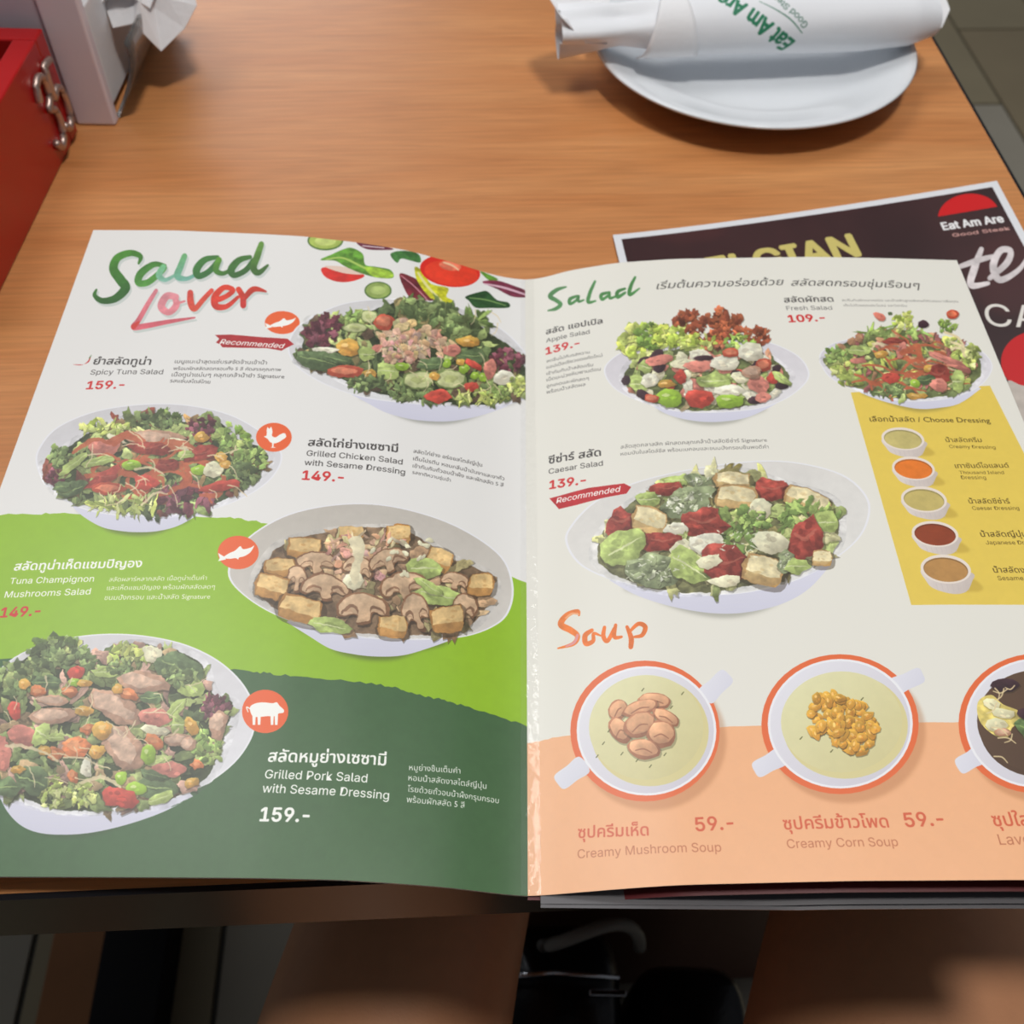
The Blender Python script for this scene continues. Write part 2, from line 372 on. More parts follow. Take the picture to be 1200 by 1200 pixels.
T('L', 'สลัดทูน่าเห็ดแชมปิญอง', 16, 668.5, 165.5, 664.5, WHT, .03); T('L', 'Tuna Champignon', 11, 684.5, 109.5, 681.5, WHT, .008)
T('L', 'Mushrooms Salad', 5, 700.5, 105.5, 696.5, WHT, .008); T('L', '149.-', 0, 723.5, 46, 721, RED, .03)
T('L', 'สลัดผลาร์หลากสลัด เนื้อทูน่าเต็มคำ', 127.5, 681.5, 242, 679.5, WHT); T('L', 'และเห็ดแชมปิญอง พร้อมผักสลัดสดๆ', 125, 691.5, 251.5, 690, WHT)
T('L', 'ขนมปังกรอบ และน้ำสลัด Signature', 122, 703, 246, 701.5, WHT)
T('L', 'สลัดหมูย่างเซซามี่', 314, 892.5, 452, 897, WHT, .028); T('L', 'Grilled Pork Salad', 310, 912, 430, 917, WHT, .008)
T('L', 'with Sesame Dressing', 307, 928.5, 455.5, 937, WHT, .008); T('L', '159.-', 304.5, 962, 361.5, 963, WHT, .034)
T('L', 'หมูย่างชิ้นเต็มคำ', 479.5, 902.5, 539.5, 906.5, WHT); T('L', 'หอมน้ำสลัดงาสไตล์ญี่ปุ่น', 478.5, 914.5, 570, 924.5, WHT)
T('L', 'โรยด้วยถั่วอบน้ำผึ้งกรุบกรอบ', 477.5, 927.5, 584.5, 941.5, WHT); T('L', 'พร้อมผักสลัด 5 สี', 476.5, 940, 544.5, 947, WHT)
T('L', 'Recommended', 257, 403, 331, 408, WHT, .012, .25)
T('R', 'เริ่มต้นความอร่อยด้วย', 769, 339, 917, 334, (75, 72, 68), .004, .3); T('R', 'สลัดสดกรอบชุ่มเรือนๆ', 927, 335, 1077, 338, (75, 72, 68), .004, .3)
T('R', 'สลัด แอปเปิล', 640, 392, 706, 379, INK, .022); T('R', 'Apple Salad', 640, 401.5, 691, 391); T('R', '139.-', 640, 415.5, 679, 405.5, RED, .034)
for i, (a, b, st) in enumerate(((691, 414, 'สดชื่นไปกับรสหวาน'), (706, 418, 'แอปเปิ้ลเขียวแดงคัดใหม่'), (695, 429, 'เข้ากันกับน้ำสลัดครีม'), (704, 434, 'เม็ดมะม่วงหิมพานต์อบ'), (690, 445, 'ลูกเกดและผักสดๆ'), (686, 452, 'พร้อมน้ำสลัดผล'))):
    T('R', st, 640.5, 425+i*7.3, a, b, (90, 86, 84))
T('R', 'สลัดผักสด', 919.5, 354.5, 977, 353.5, (80, 76, 74), .022); T('R', 'Fresh Salad', 922, 363.5, 975.5, 363, (100, 96, 94)); T('R', '109.-', 925, 377.5, 967, 376, RED, .034)
T('R', 'สดชื่นกับผักหลากชนิด และน้ำสลัดสูตรพิเศษที่คัดสรรมาเพื่อคุณ', 987, 353, 1123, 354.5, (125, 121, 117)); T('R', 'เต็มไปด้วยคุณประโยชน์ และวิตามิน', 989, 359, 1063, 359.5, (125, 121, 117))
T('R', 'ซีซ่าร์ สลัด', 643, 543.5, 704, 534, INK, .024); T('R', 'Caesar Salad', 643, 555.5, 706.5, 545.5, INK, .004); T('R', '139.-', 644, 573, 686, 567, RED, .034)
T('R', 'สลัดสุดคลาสสิก ผักสดคลุกเคล้าน้ำสลัดซีซ่าร์ Signature', 727.5, 526, 899, 517.5, (110, 106, 102)); T('R', 'หอมมันในสไตล์ซีส พร้อมเบคอนและขนมปังกรอบชิ้นพอดีคำ', 727.5, 534, 901, 525.5, (110, 106, 102))
T('R', 'Recommended', 652, 590, 726, 576, WHT, .012, .25)
T('R', 'เลือกน้ำสลัด / Choose Dressing', 1020, 494, 1161, 495.5, (84, 68, 24), .008)
DT = (92, 74, 26)
T('R', 'น้ำสลัดครีม', 1109, 518, 1151, 518, DT, .01); T('R', 'Creamy Dressing', 1113, 525, 1167, 526, DT)
T('R', 'เทาซันด์ไอแลนด์', 1120, 548.5, 1183, 548, DT, .01); T('R', 'Thousand Island', 1125, 555.5, 1177, 555.5, DT); T('R', 'Dressing', 1127, 561.5, 1156, 561.5, DT)
T('R', 'น้ำสลัดซีซ่าร์', 1136, 590, 1184, 590, DT, .01); T('R', 'Caesar Dressing', 1140, 597.5, 1195, 597.5, DT)
T('R', 'น้ำสลัดญี่ปุ่น', 1150, 629, 1204, 629, DT, .01); T('R', 'Japanese Dressing', 1156, 638, 1224, 638, DT)
T('R', 'น้ำสลัดงา', 1165, 671, 1206, 671, DT, .01); T('R', 'Sesame Dressing', 1170, 680, 1236, 680, DT)
SO = (212, 96, 62); SB = (190, 112, 76)
T('R', 'ซุปครีมเห็ด', 677.5, 982, 760, 979, SO, .02); T('R', '59.-', 816, 974, 860, 971.5, SO, .022); T('R', 'Creamy Mushroom Soup', 677, 1006, 845.5, 998, SB)
T('R', 'ซุปครีมข้าวโพด', 919, 972, 1042, 969.5, SO, .02); T('R', '59.-', 1062, 969, 1107, 967, SO, .022); T('R', 'Creamy Corn Soup', 923, 994, 1053, 991.5, SB)
T('R', 'ซุปใสสาหร่าย', 1165, 968, 1275, 967, SO, .02); T('R', 'Laver Soup', 1172, 990, 1262, 989, SB)
T('S', 'BELGIAN', 804, 333, 1008, 299, (206, 192, 112), .045); T('S', 'Eat Am Are', 1106, 269.5, 1177, 260, (236, 236, 236), .05, 0, 1.15); T('S', 'Good Steak', 1117, 277.5, 1184, 269, (206, 158, 150), .02, 0, .55)
T('S', 'CA', 1157, 382, 1222, 384, (226, 222, 214), .004)
T('N', 'Eat Am Are', 0, 0, 1, 0, (30, 120, 84), .05); T('N', 'Good Steak', 0, 0, 1, 0, (60, 110, 90), .015)

SANS = None
try:      # Blender's own bundled sans, when this installation has it
    import os
    _fp = os.path.join(bpy.utils.system_resource('DATAFILES'), 'fonts', 'Inter.woff2')
    if os.path.exists(_fp): SANS = bpy.data.fonts.load(_fp)
except Exception: SANS = None
def build_glyphs():
    out = {}; tmp = []
    for st, bd in sorted({(t[1], t[5]) for t in TXT}):
        c = bpy.data.curves.new('lettering', 'FONT'); c.body = st; c.resolution_u = 3; c.size = 20
        if SANS and st.isascii(): c.font = SANS
        o = bpy.data.objects.new('lettering', c); COL.objects.link(o); tmp.append(((st, bd), o, c))
    bpy.context.view_layer.update(); dg = bpy.context.evaluated_depsgraph_get()
    for key, o, c in tmp:
        me = o.evaluated_get(dg).to_mesh(); me.calc_loop_triangles()
        v = np.empty(len(me.vertices)*3, np.float32); me.vertices.foreach_get('co', v); v = v.reshape(-1, 3)[:, :2]/20
        t = np.empty(len(me.loop_triangles)*3, np.int32); me.loop_triangles.foreach_get('vertices', t)
        out[key] = v[t].reshape(-1, 3, 2).astype(float)
    for key, o, c in tmp: bpy.data.objects.remove(o); bpy.data.curves.remove(c)
    return out
GLYPH = build_glyphs()
def lay_text(cv, which):
    cv.tf = (0, 0, 1)
    for c, st, p0, p1, col, bd, sh, tall in TXT:
        if c == which: cv.text(st, p0, p1, col, bd, sh, tall)

# ---- food artwork
DG, MG, LG, YG = (84, 102, 56), (120, 138, 74), (158, 174, 96), (178, 194, 76)
BG_, PUR, RD, OR, YL, TAN = (104, 44, 52), (128, 70, 84), (208, 58, 38), (226, 132, 46), (230, 178, 60), (206, 168, 128)
def bowl(cv, rim, base, inner=(224, 223, 224), inner2=(198, 196, 198), shadow=0.35):
    R_ = spline(rim); c = R_.mean(0)
    b = np.array(base, float); lo = b.copy(); lo[:, 1] += 8; m = len(b)
    sh = np.concatenate([b*[1, 1]+[0, 6], [[b[:, 0].mean(), b[:, 1].mean()-20]]])
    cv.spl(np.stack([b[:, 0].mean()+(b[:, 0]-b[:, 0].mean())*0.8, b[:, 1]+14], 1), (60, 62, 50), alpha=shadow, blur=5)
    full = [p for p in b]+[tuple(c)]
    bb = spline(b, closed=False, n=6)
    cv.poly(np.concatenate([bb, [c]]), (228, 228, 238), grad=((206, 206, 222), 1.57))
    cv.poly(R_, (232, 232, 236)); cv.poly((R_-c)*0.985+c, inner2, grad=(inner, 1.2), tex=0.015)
def U(x, y, a, b, t, pts): return [(x+a*p*math.cos(t)-b*q*math.sin(t), y+a*p*math.sin(t)+b*q*math.cos(t)) for p, q in pts]
def jit(pts, k=.06): return [(p+RNG.uniform(-k, k), q+RNG.uniform(-k, k)) for p, q in pts]
def cube(c, x, y, a, b, t, top, side, edge):
    c.spl(U(x+4, y+7, a*1.04, b*1.04, t, [(-.9, -.8), (.85, -.85), (.95, .85), (-.85, .9)]), (40, 28, 12), alpha=.4)
    c.poly(U(x, y, a, b, t, jit([(-.86, -.7), (-.1, -.92), (.82, -.8), (.95, -.3), (.92, .5), (.75, .88), (-.2, .98), (-.84, .86), (-.96, .1)])), edge, tex=.14)
    c.poly(U(x, y, a, b, t, jit([(-.80, .28), (.86, .22), (.86, .48), (.70, .82), (-.2, .90), (-.78, .80)], .04)), side, grad=(edge, 1.4), tex=.14)
    c.poly(U(x, y, a, b, t, jit([(-.80, -.64), (-.1, -.85), (.78, -.73), (.87, -.3), (.86, .26), (0, .36), (-.84, .28)], .05)), top, tex=.12)
    for _ in range(5): c.ell(x+a*RNG.uniform(-.5, .5), y+b*RNG.uniform(-.6, .2), a*.12, b*.09, side, alpha=.5, n=8)
def mush(c, x, y, a, b, t):
    cap = jit([(-1, .30), (-.92, -.35), (-.5, -.86), (.2, -.95), (.8, -.58), (1, .12), (.86, .42), (.45, .30), (.26, .42), (.24, .88), (-.16, .92), (-.22, .40), (-.5, .34), (-.82, .50)], .04)
    c.spl(U(x+4, y+7, a*1.02, b*1.04, t, cap), (34, 22, 12), alpha=.5)
    c.spl(U(x, y, a, b, t, cap), (146, 100, 66), grad=((120, 80, 50), 1.3), tex=.12)
    c.spl(U(x-a*.02, y-b*.03, a*.88, b*.86, t, cap), (218, 182, 142), grad=((196, 154, 112), 1.0), tex=.12)
    for sg in (-1, 1):
        g = U(x, y, a, b, t, [(sg*.82, .30), (sg*.66, .02), (sg*.42, -.12), (sg*.24, .02), (sg*.22, .26)])
        w_ = RNG.choice((.35, .8)); c.stroke([(*g[0], b*.04), (*g[1], b*.2*w_), (*g[2], b*.24*w_), (*g[3], b*.14*w_), (*g[4], b*.04)], (128, 88, 60), alpha=.85, tex=.2)
        g = U(x, y, a, b, t, [(sg*.7, .16), (sg*.5, .10), (sg*.32, .22)]); c.stroke([(*g[0], b*.05), (*g[1], b*.08), (*g[2], b*.04)], (190, 146, 110), alpha=.8)
STY = {
 'cr': lambda c, x, y, a, b, t: cube(c, x, y, a, b, t, (226, 186, 116), (204, 150, 78), (176, 120, 56)),
 'cw': lambda c, x, y, a, b, t: cube(c, x, y, a, b, t, (228, 212, 160), (214, 182, 116), (190, 146, 84)),
 'mu': mush,
 'cu': lambda c, x, y, a, b, t: (c.blob(x, y, a, b, (112, 132, 66), t, 0.03, 18, 0.5, 0.08, 0.15), c.blob(x, y, a*.88, b*.86, (186, 192, 128), t, 0.03, 18, 0, 0.10, 0.1), c.blob(x, y, a*.45, b*.4, (168, 176, 104), t, 0.2, 12, 0, 0.2, 0.1)),
 'to': lambda c, x, y, a, b, t: (c.blob(x, y, a, b, (178, 66, 42), t, 0.05, 16, 0.5, 0.12, 0.22), c.blob(x-a*.05, y-b*.1, a*.72, b*.6, (208, 112, 78), t, 0.15, 12, 0, 0.2, 0.1)),
 'be': lambda c, x, y, a, b, t: (c.blob(x, y, a, b, (138, 178, 40), t, 0.03, 14, 0.55, 0.05, 0.3), c.blob(x-a*.25, y-b*.3, a*.3, b*.22, (206, 226, 130), t, 0.1, 8, 0, 0, 0)),
 'co': lambda c, x, y, a, b, t: (c.blob(x, y, a, b, (228, 148, 52), t, 0.16, 9, 0.55, 0.16, 0.3), c.blob(x-a*.2, y-b*.25, a*.35, b*.25, (244, 196, 110), t, 0.2, 7, 0, .1, 0)),
 'or': lambda c, x, y, a, b, t: (c.blob(x, y, a, b, (206, 104, 52), t, 0.2, 10, 0.55, 0.2, 0.3), c.blob(x-a*.1, y-b*.15, a*.55, b*.4, (232, 146, 90), t, 0.25, 8, 0, .15, 0)),
 'lg': lambda c, x, y, a, b, t: (c.blob(x, y, a, b, (122, 134, 92), t, 0.16, 14, 0.5, 0.25, 0.25), c.frill(x, y, a*.7, b*.7, (142, 154, 108), 16, (186, 192, 156))),
 'rd': lambda c, x, y, a, b, t: c.blob(x, y, a, b, (200, 62, 46), t, 0.18, 8, 0.5, 0.14, 0.28),
 'bu': lambda c, x, y, a, b, t: c.frill(x, y, a, b, (98, 42, 52), 34, (128, 66, 78)),
 'br': lambda c, x, y, a, b, t: c.frill(x, y, a, b, (128, 66, 44), 40, (160, 88, 56)),
 'fd': lambda c, x, y, a, b, t: c.frill(x, y, a, b, (88, 108, 58), 40, (122, 142, 78)),
 'fl': lambda c, x, y, a, b, t: c.frill(x, y, a, b, (166, 186, 78), 34, (190, 204, 108)),
 'fm': lambda c, x, y, a, b, t: c.frill(x, y, a, b, (116, 146, 66), 34, (150, 176, 84)),
 'lf': lambda c, x, y, a, b, t: (c.blob(x, y, a, b, (84, 106, 62), t, 0.2, 14, 0.5, 0.25, 0.25), c.stroke([(x-a*.8*math.cos(t), y-a*.8*math.sin(t), b*.08), (x, y, b*.12), (x+a*.8*math.cos(t), y+a*.8*math.sin(t), b*.04)], (150, 174, 100))),
 'll': lambda c, x, y, a, b, t: (c.blob(x, y, a, b, (162, 182, 92), t, 0.18, 13, 0.45, 0.2, 0.2), c.stroke([(x-a*.8*math.cos(t), y-a*.8*math.sin(t), b*.10), (x, y, b*.14), (x+a*.8*math.cos(t), y+a*.8*math.sin(t), b*.04)], (206, 214, 150))),
 'me': lambda c, x, y, a, b, t: (c.blob(x, y, a, b, (172, 128, 100), t, 0.12, 14, 0.55, 0.2, 0.22), c.blob(x-a*.1, y-b*.15, a*.75, b*.65, (200, 162, 134), t, 0.2, 12, 0, 0.22, 0.15)),
 'ba': lambda c, x, y, a, b, t: (c.blob(x, y, a, b, (152, 54, 42), t, 0.24, 12, 0.5, 0.3, 0.25), c.stroke([(x-a*.6, y-b*.3, b*.12), (x, y-b*.05, b*.16), (x+a*.6, y-b*.4, b*.1)], (198, 112, 88), alpha=.5)),
 'ch': lambda c, x, y, a, b, t: (c.blob(x, y, a, b, (222, 208, 168), t, 0.16, 8, 0.35, 0.08, 0.2)),
 'wh': lambda c, x, y, a, b, t: (c.blob(x, y, a, b, (222, 210, 178), t, 0.18, 7, 0.4, 0.10, 0.24)),
 'ol': lambda c, x, y, a, b, t: (c.blob(x, y, a, b, (56, 34, 40), t, 0.08, 12, 0.4, 0.2, 0.3)),
 'pk': lambda c, x, y, a, b, t: (c.blob(x, y, a, b, (204, 116, 98), t, 0.16, 10, 0.45, 0.15, 0.22)),
 'st': lambda c, x, y, a, b, t: c.stroke([(x-a*math.cos(t), y-a*math.sin(t), b), (x+b*math.sin(t)*2, y-b*math.cos(t)*2, b), (x+a*math.cos(t), y+a*math.sin(t), b*.7)], (226, 206, 158), alpha=.85),
 'sr': lambda c, x, y, a, b, t: c.stroke([(x-a*math.cos(t), y-a*math.sin(t), b), (x+b*math.sin(t)*2, y-b*math.cos(t)*2, b*1.2), (x+a*math.cos(t), y+a*math.sin(t), b*.7)], (196, 92, 56), alpha=.9),
 'tu': lambda c, x, y, a, b, t: [c.blob(x+a*q*math.cos(w), y+b*q*math.sin(w), a*RNG.uniform(.1, .24), b*RNG.uniform(.1, .24), tuple(v*RNG.uniform(.84, 1.1) for v in (210, 162, 128)), RNG.uniform(0, 3.1), .3, 9, .4, .2, .2)
                                 for q, w in [(math.sqrt(RNG.random()), RNG.uniform(0, 6.28)) for _ in range(46)]],
}
def items(cv, lst):
    for it in lst:
        k, x, y, a, b = it[:5]; STY[k](cv, x, y, a, b, it[5] if len(it) > 5 else 0.0)
def badge(cv, x, y, rx, ry, animal):
    cv.ell(x, y, rx, ry, (233, 100, 48), n=30)
    def S(p): return [(x+rx*a, y+ry*b) for a, b in p]
    if animal == 'fish':
        cv.spl(S([(-.72, .30), (-.45, .05), (-.15, -.12), (.1, -.38), (.25, -.2), (.62, -.30), (.78, -.42), (.60, -.02), (.3, .22), (.05, .30), (.0, .42), (-.12, .34), (-.45, .38)]), WHT)
        cv.poly(S([(-.62, .30), (-.98, .02), (-.90, .34), (-.98, .52), (-.6, .42)]), WHT)
    elif animal == 'hen':
        cv.spl(S([(-.55, -.05), (-.42, -.12), (-.38, -.42), (-.2, -.58), (-.08, -.42), (-.1, -.1), (.1, .0), (.35, -.2), (.6, -.28), (.68, -.02), (.45, .2), (.3, .32), (.05, .42), (-.2, .34), (-.35, .12)]), WHT)
        cv.poly(S([(-.1, .35), (.0, .35), (-.02, .66), (.14, .72), (-.2, .72), (-.1, .66)]), WHT); cv.poly(S([(-.42, -.4), (-.36, -.72), (-.25, -.58), (-.16, -.74), (-.08, -.5)]), WHT)
    else:
        cv.spl(S([(-.66, -.18), (-.45, -.36), (-.1, -.42), (.3, -.38), (.5, -.42), (.62, -.26), (.80, -.08), (.78, .06), (.58, .1), (.45, .22), (.1, .22), (-.3, .26), (-.56, .2)]), WHT)
        for lx in (-.56, -.34, .22, .4): cv.poly(S([(lx, .05), (lx+.16, .05), (lx+.13, .62), (lx+.02, .62)]), WHT)
        cv.stroke([(x-rx*.62, y-ry*.1, rx*.05), (x-rx*.8, y-ry*.2, rx*.05), (x-rx*.74, y+ry*.02, rx*.04)], WHT)

def grow(reg, k=1.07):
    r = np.array(reg, float); c = r.mean(0); return (r-c)*k+c
def paint_left():
    cv = Canvas(PW['L'], PH, 6.6, lambda p: on_page('L', p), (229, 228, 225))
    # green bands with torn-brush borders
    def torn(pts, amp):
        q = spline(pts, closed=False, n=14); return q+np.stack([np.zeros(len(q)), (NR.rand(len(q))-0.5)*amp], 1)
    lime = torn([(-210, 604), (0, 603), (90, 602), (240, 605), (312, 613), (420, 632), (600, 677), (640, 690)], 2.6)
    cv.poly(np.concatenate([lime, [(640, 1080), (-230, 1080)]]), (146, 188, 40), tex=0.012)
    dark = torn([(-210, 764), (0, 771), (150, 776), (275, 785), (340, 792), (441, 802), (492, 814), (540, 826), (618, 851), (640, 857)], 3.0)
    cv.poly(np.concatenate([dark, [(640, 1090), (-230, 1090)]]), (66, 101, 62), tex=0.02)
    # ---- title
    cv.tf = (80, 260, 4)
    G1 = (70, 128, 48); G2 = (92, 160, 64)
    sal = [([(330, 195, 10), (338, 162, 24), (292, 146, 30), (232, 168, 36), (212, 220, 42), (245, 272, 46), (268, 310, 44), (222, 358, 36), (160, 370, 28), (124, 345, 20), (132, 318, 10)], (84, 152, 52), (44, 88, 44)),
           ([(452, 205, 18), (400, 200, 28), (342, 240, 36), (328, 284, 32), (372, 284, 30), (428, 240, 28), (450, 215, 26)], (60, 116, 46), (104, 176, 80)),
           ([(446, 210, 26), (425, 250, 30), (455, 272, 20), (500, 250, 14)], (110, 180, 120), (140, 190, 180)),
           ([(545, 160, 26), (528, 205, 30), (512, 255, 32), (556, 266, 20), (602, 244, 16)], (110, 176, 110), (116, 172, 166)),
           ([(700, 165, 18), (640, 178, 30), (602, 222, 36), (612, 254, 30), (660, 232, 28), (706, 180, 26)], (70, 130, 56), (56, 110, 62)),
           ([(706, 178, 28), (692, 225, 28), (724, 242, 22), (766, 222, 16)], (96, 150, 50), (60, 110, 50)),
           ([(852, 165, 20), (800, 180, 30), (764, 224, 36), (780, 250, 28), (832, 226, 26), (866, 182, 24)], (70, 124, 50), (52, 96, 48)),
           ([(905, 104, 26), (886, 160, 32), (868, 215, 32), (892, 238, 28), (935, 204, 12)], (110, 160, 60), (48, 84, 40))]
    lov = [([(412, 322, 18), (376, 380, 22), (330, 460, 24), (306, 494, 26), (360, 488, 26), (470, 468, 20), (592, 449, 8)], (222, 140, 150), (206, 84, 96)),
           ([(505, 352, 30), (462, 348, 34), (436, 396, 36), (470, 424, 30), (506, 392, 32), (500, 352, 26)], (226, 150, 158), (222, 132, 140)),
           ([(500, 385, 14), (545, 372, 10)], (222, 132, 140), None),
           ([(572, 332, 28), (574, 378, 32), (592, 408, 26), (636, 360, 24), (672, 322, 22)], (214, 72, 62), (206, 84, 60)),
           ([(682, 372, 26), (738, 350, 24), (772, 320, 24), (730, 308, 26), (688, 350, 32), (692, 394, 32), (742, 396, 24), (796, 352, 16)], (222, 66, 42), (206, 60, 48)),
           ([(798, 316, 26), (818, 352, 28), (820, 392, 28)], (218, 66, 40), (196, 50, 44)), ([(822, 362, 22), (868, 316, 28), (926, 326, 10)], (220, 66, 36), (170, 50, 50))]
    for st, c1, c2 in sal+lov: cv.stroke([(a+8, b+12, c) for a, b, c in st], (176, 190, 184), alpha=.55)
    for st, c1, c2 in sal+lov: cv.stroke(st, c1, grad=(c2, 1.2) if c2 else None, tex=0.10)
    cv.stroke([(306, 492, 24), (330, 470, 12)], (206, 60, 50), alpha=.8)
    cv.spl([(22, 668), (60, 672), (90, 655), (105, 628), (98, 655), (70, 668)], (196, 40, 40)); cv.stroke([(98, 640, 4), (108, 625, 3)], (60, 110, 40))
    badge(cv, 1003, 472, 82, 54, 'fish')
    # ---- vegetables scattered along the top
    cv.tf = (330, 260, 4)
    cv.ell(205, 88, 84, 46, (84, 118, 50)); cv.ell(205, 88, 76, 38, (172, 192, 90), tex=.1); cv.ell(205, 90, 50, 22, (190, 204, 116), tex=.1)
    cv.spl([(350, 95), (420, 100), (520, 125), (500, 132), (400, 128)], (110, 44, 64), tex=.2); cv.stroke([(380, 112, 5), (480, 122, 5)], (216, 190, 196))
    cv.spl([(190, 215), (290, 222), (388, 250), (340, 276), (270, 282), (205, 258)], (214, 50, 40), tex=.1); cv.spl([(200, 208), (300, 212), (380, 245), (290, 240)], (226, 200, 184))
    cv.spl([(182, 178), (240, 150), (290, 128), (330, 122), (380, 150), (392, 200), (440, 210), (510, 225), (522, 262), (450, 262), (370, 240), (300, 210), (250, 182)], (92, 142, 48), tex=.3)
    cv.stroke([(210, 176, 6), (290, 170, 8), (400, 220, 10), (510, 248, 6)], (170, 200, 96)); cv.spl([(390, 215), (450, 215), (520, 240), (510, 264), (430, 256)], (150, 184, 60), tex=.25)
    cv.ell(452, 322, 64, 42, (84, 116, 56)); cv.ell(452, 321, 57, 36, (150, 172, 92), tex=.1); cv.ell(452, 320, 36, 20, (170, 188, 112), tex=.1)
    cv.spl([(510, 150), (570, 135), (640, 150), (650, 190), (600, 180), (560, 172), (540, 192)], (62, 112, 54), tex=.3)
    cv.spl([(552, 245), (620, 262), (690, 310), (722, 380), (650, 376), (596, 350)], (118, 42, 50), tex=.25); cv.stroke([(560, 252, 4), (620, 300, 6), (690, 372, 5)], (196, 130, 140))
    cv.spl([(625, 210), (665, 235), (700, 290), (780, 310), (772, 350), (806, 372), (790, 412), (740, 388), (690, 350), (650, 300), (630, 260)], (196, 196, 44), tex=.25); cv.stroke([(640, 240, 10), (690, 310, 12), (770, 390, 8)], (226, 222, 150))
    cv.ell(790, 230, 142, 74, (216, 40, 26), ang=.14); cv.ell(795, 240, 126, 58, (226, 62, 36), ang=.14, tex=.06); cv.ell(790, 206, 52, 22, (232, 120, 90), ang=.14, tex=.2); cv.stroke([(760, 190, 8), (800, 204, 10), (830, 226, 6)], (240, 190, 150))
    cv.spl([(930, 232), (975, 248), (1015, 270), (975, 276)], (92, 142, 48), tex=.2)
    cv.spl([(940, 282), (1010, 275), (1090, 300), (1142, 322), (1148, 352), (1080, 350), (1010, 315)], (120, 42, 66), tex=.25); cv.stroke([(950, 290, 6), (1040, 308, 10), (1140, 340, 8)], (216, 176, 190))
    cv.spl([(862, 350), (930, 328), (965, 326), (1010, 366), (1062, 378), (1064, 402), (980, 404), (910, 402), (880, 372)], (46, 84, 44), tex=.3); cv.stroke([(880, 356, 4), (960, 366, 6), (1050, 392, 4)], (120, 156, 90))
    # ---- tuna salad
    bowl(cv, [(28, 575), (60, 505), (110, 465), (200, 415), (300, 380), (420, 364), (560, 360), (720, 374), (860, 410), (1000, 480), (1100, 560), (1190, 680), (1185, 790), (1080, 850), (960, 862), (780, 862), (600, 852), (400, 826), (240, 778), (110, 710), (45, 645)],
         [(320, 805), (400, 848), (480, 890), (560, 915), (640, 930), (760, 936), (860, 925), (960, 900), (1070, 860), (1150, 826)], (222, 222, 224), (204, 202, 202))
    REG = [(95, 620), (110, 520), (150, 450), (240, 440), (330, 440), (430, 410), (540, 372), (680, 372), (800, 412), (930, 490), (1050, 570), (1130, 650), (1150, 780), (1000, 852), (840, 852), (600, 828), (400, 790), (200, 700), (90, 660)]; cv.greens(REG, 260, 46, [DG, DG, MG, MG, LG, (134, 120, 70), (90, 70, 50)])
    items(cv, [('bu', 200, 510, 100, 78), ('fd', 660, 405, 140, 46), ('fd', 840, 465, 130, 60), ('fm', 340, 450, 70, 30), ('cu', 412, 442, 42, 30), ('cu', 345, 495, 60, 22), ('to', 482, 470, 46, 40), ('me', 570, 470, 40, 25),
               ('tu', 600, 560, 150, 86), ('tu', 680, 590, 130, 80), ('tu', 560, 590, 90, 80), ('pk', 450, 590, 26, 18), ('co', 310, 590, 58, 38), ('wh', 200, 600, 60, 18), ('lf', 170, 650, 105, 44, .2), ('lf', 260, 640, 60, 26, .2), ('ll', 400, 620, 44, 34),
               ('to', 300, 700, 86, 30), ('co', 412, 712, 34, 24), ('ll', 495, 700, 60, 40), ('fd', 400, 760, 90, 32), ('fd', 580, 800, 110, 36), ('cu', 640, 742, 74, 44), ('cu', 790, 738, 76, 44), ('co', 716, 724, 24, 22), ('lf', 700, 668, 68, 30),
               ('be', 566, 678, 36, 20), ('be', 775, 664, 20, 24, .4), ('be', 852, 692, 24, 26, .7), ('be', 905, 722, 22, 18), ('be', 945, 730, 20, 22), ('co', 880, 560, 56, 26), ('lf', 895, 628, 64, 36), ('pk', 800, 600, 40, 30), ('rd', 900, 672, 52, 18, .4),
               ('bu', 1060, 650, 84, 56), ('pk', 975, 695, 28, 50), ('wh', 1040, 730, 50, 44), ('co', 840, 660, 22, 16), ('rd', 740, 816, 64, 34), ('rd', 890, 772, 38, 24), ('fl', 950, 825, 120, 30), ('fl', 1105, 765, 40, 44), ('fm', 1020, 800, 50, 26)]
          + [('st', RNG.uniform(380, 1050), RNG.uniform(430, 800), RNG.uniform(20, 46), 4, RNG.uniform(0, 3.1)) for _ in range(26)])
    finish(cv, grow(REG))
    # ---- chicken salad
    cv.tf = (0, 460, 3.53)
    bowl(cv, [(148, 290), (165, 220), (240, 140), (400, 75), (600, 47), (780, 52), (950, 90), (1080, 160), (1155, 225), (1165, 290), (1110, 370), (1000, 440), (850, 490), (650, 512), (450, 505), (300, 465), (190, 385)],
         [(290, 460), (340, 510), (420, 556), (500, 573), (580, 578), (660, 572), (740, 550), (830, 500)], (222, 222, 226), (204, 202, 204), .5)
    REG = [(190, 300), (250, 250), (330, 190), (450, 130), (620, 85), (740, 120), (850, 100), (930, 140), (980, 200), (1090, 230), (1095, 310), (1000, 400), (880, 465), (750, 498), (600, 503), (430, 480), (320, 450), (230, 400)]; cv.greens(REG, 260, 40, [DG, MG, MG, LG, (140, 110, 66), (120, 60, 46)])
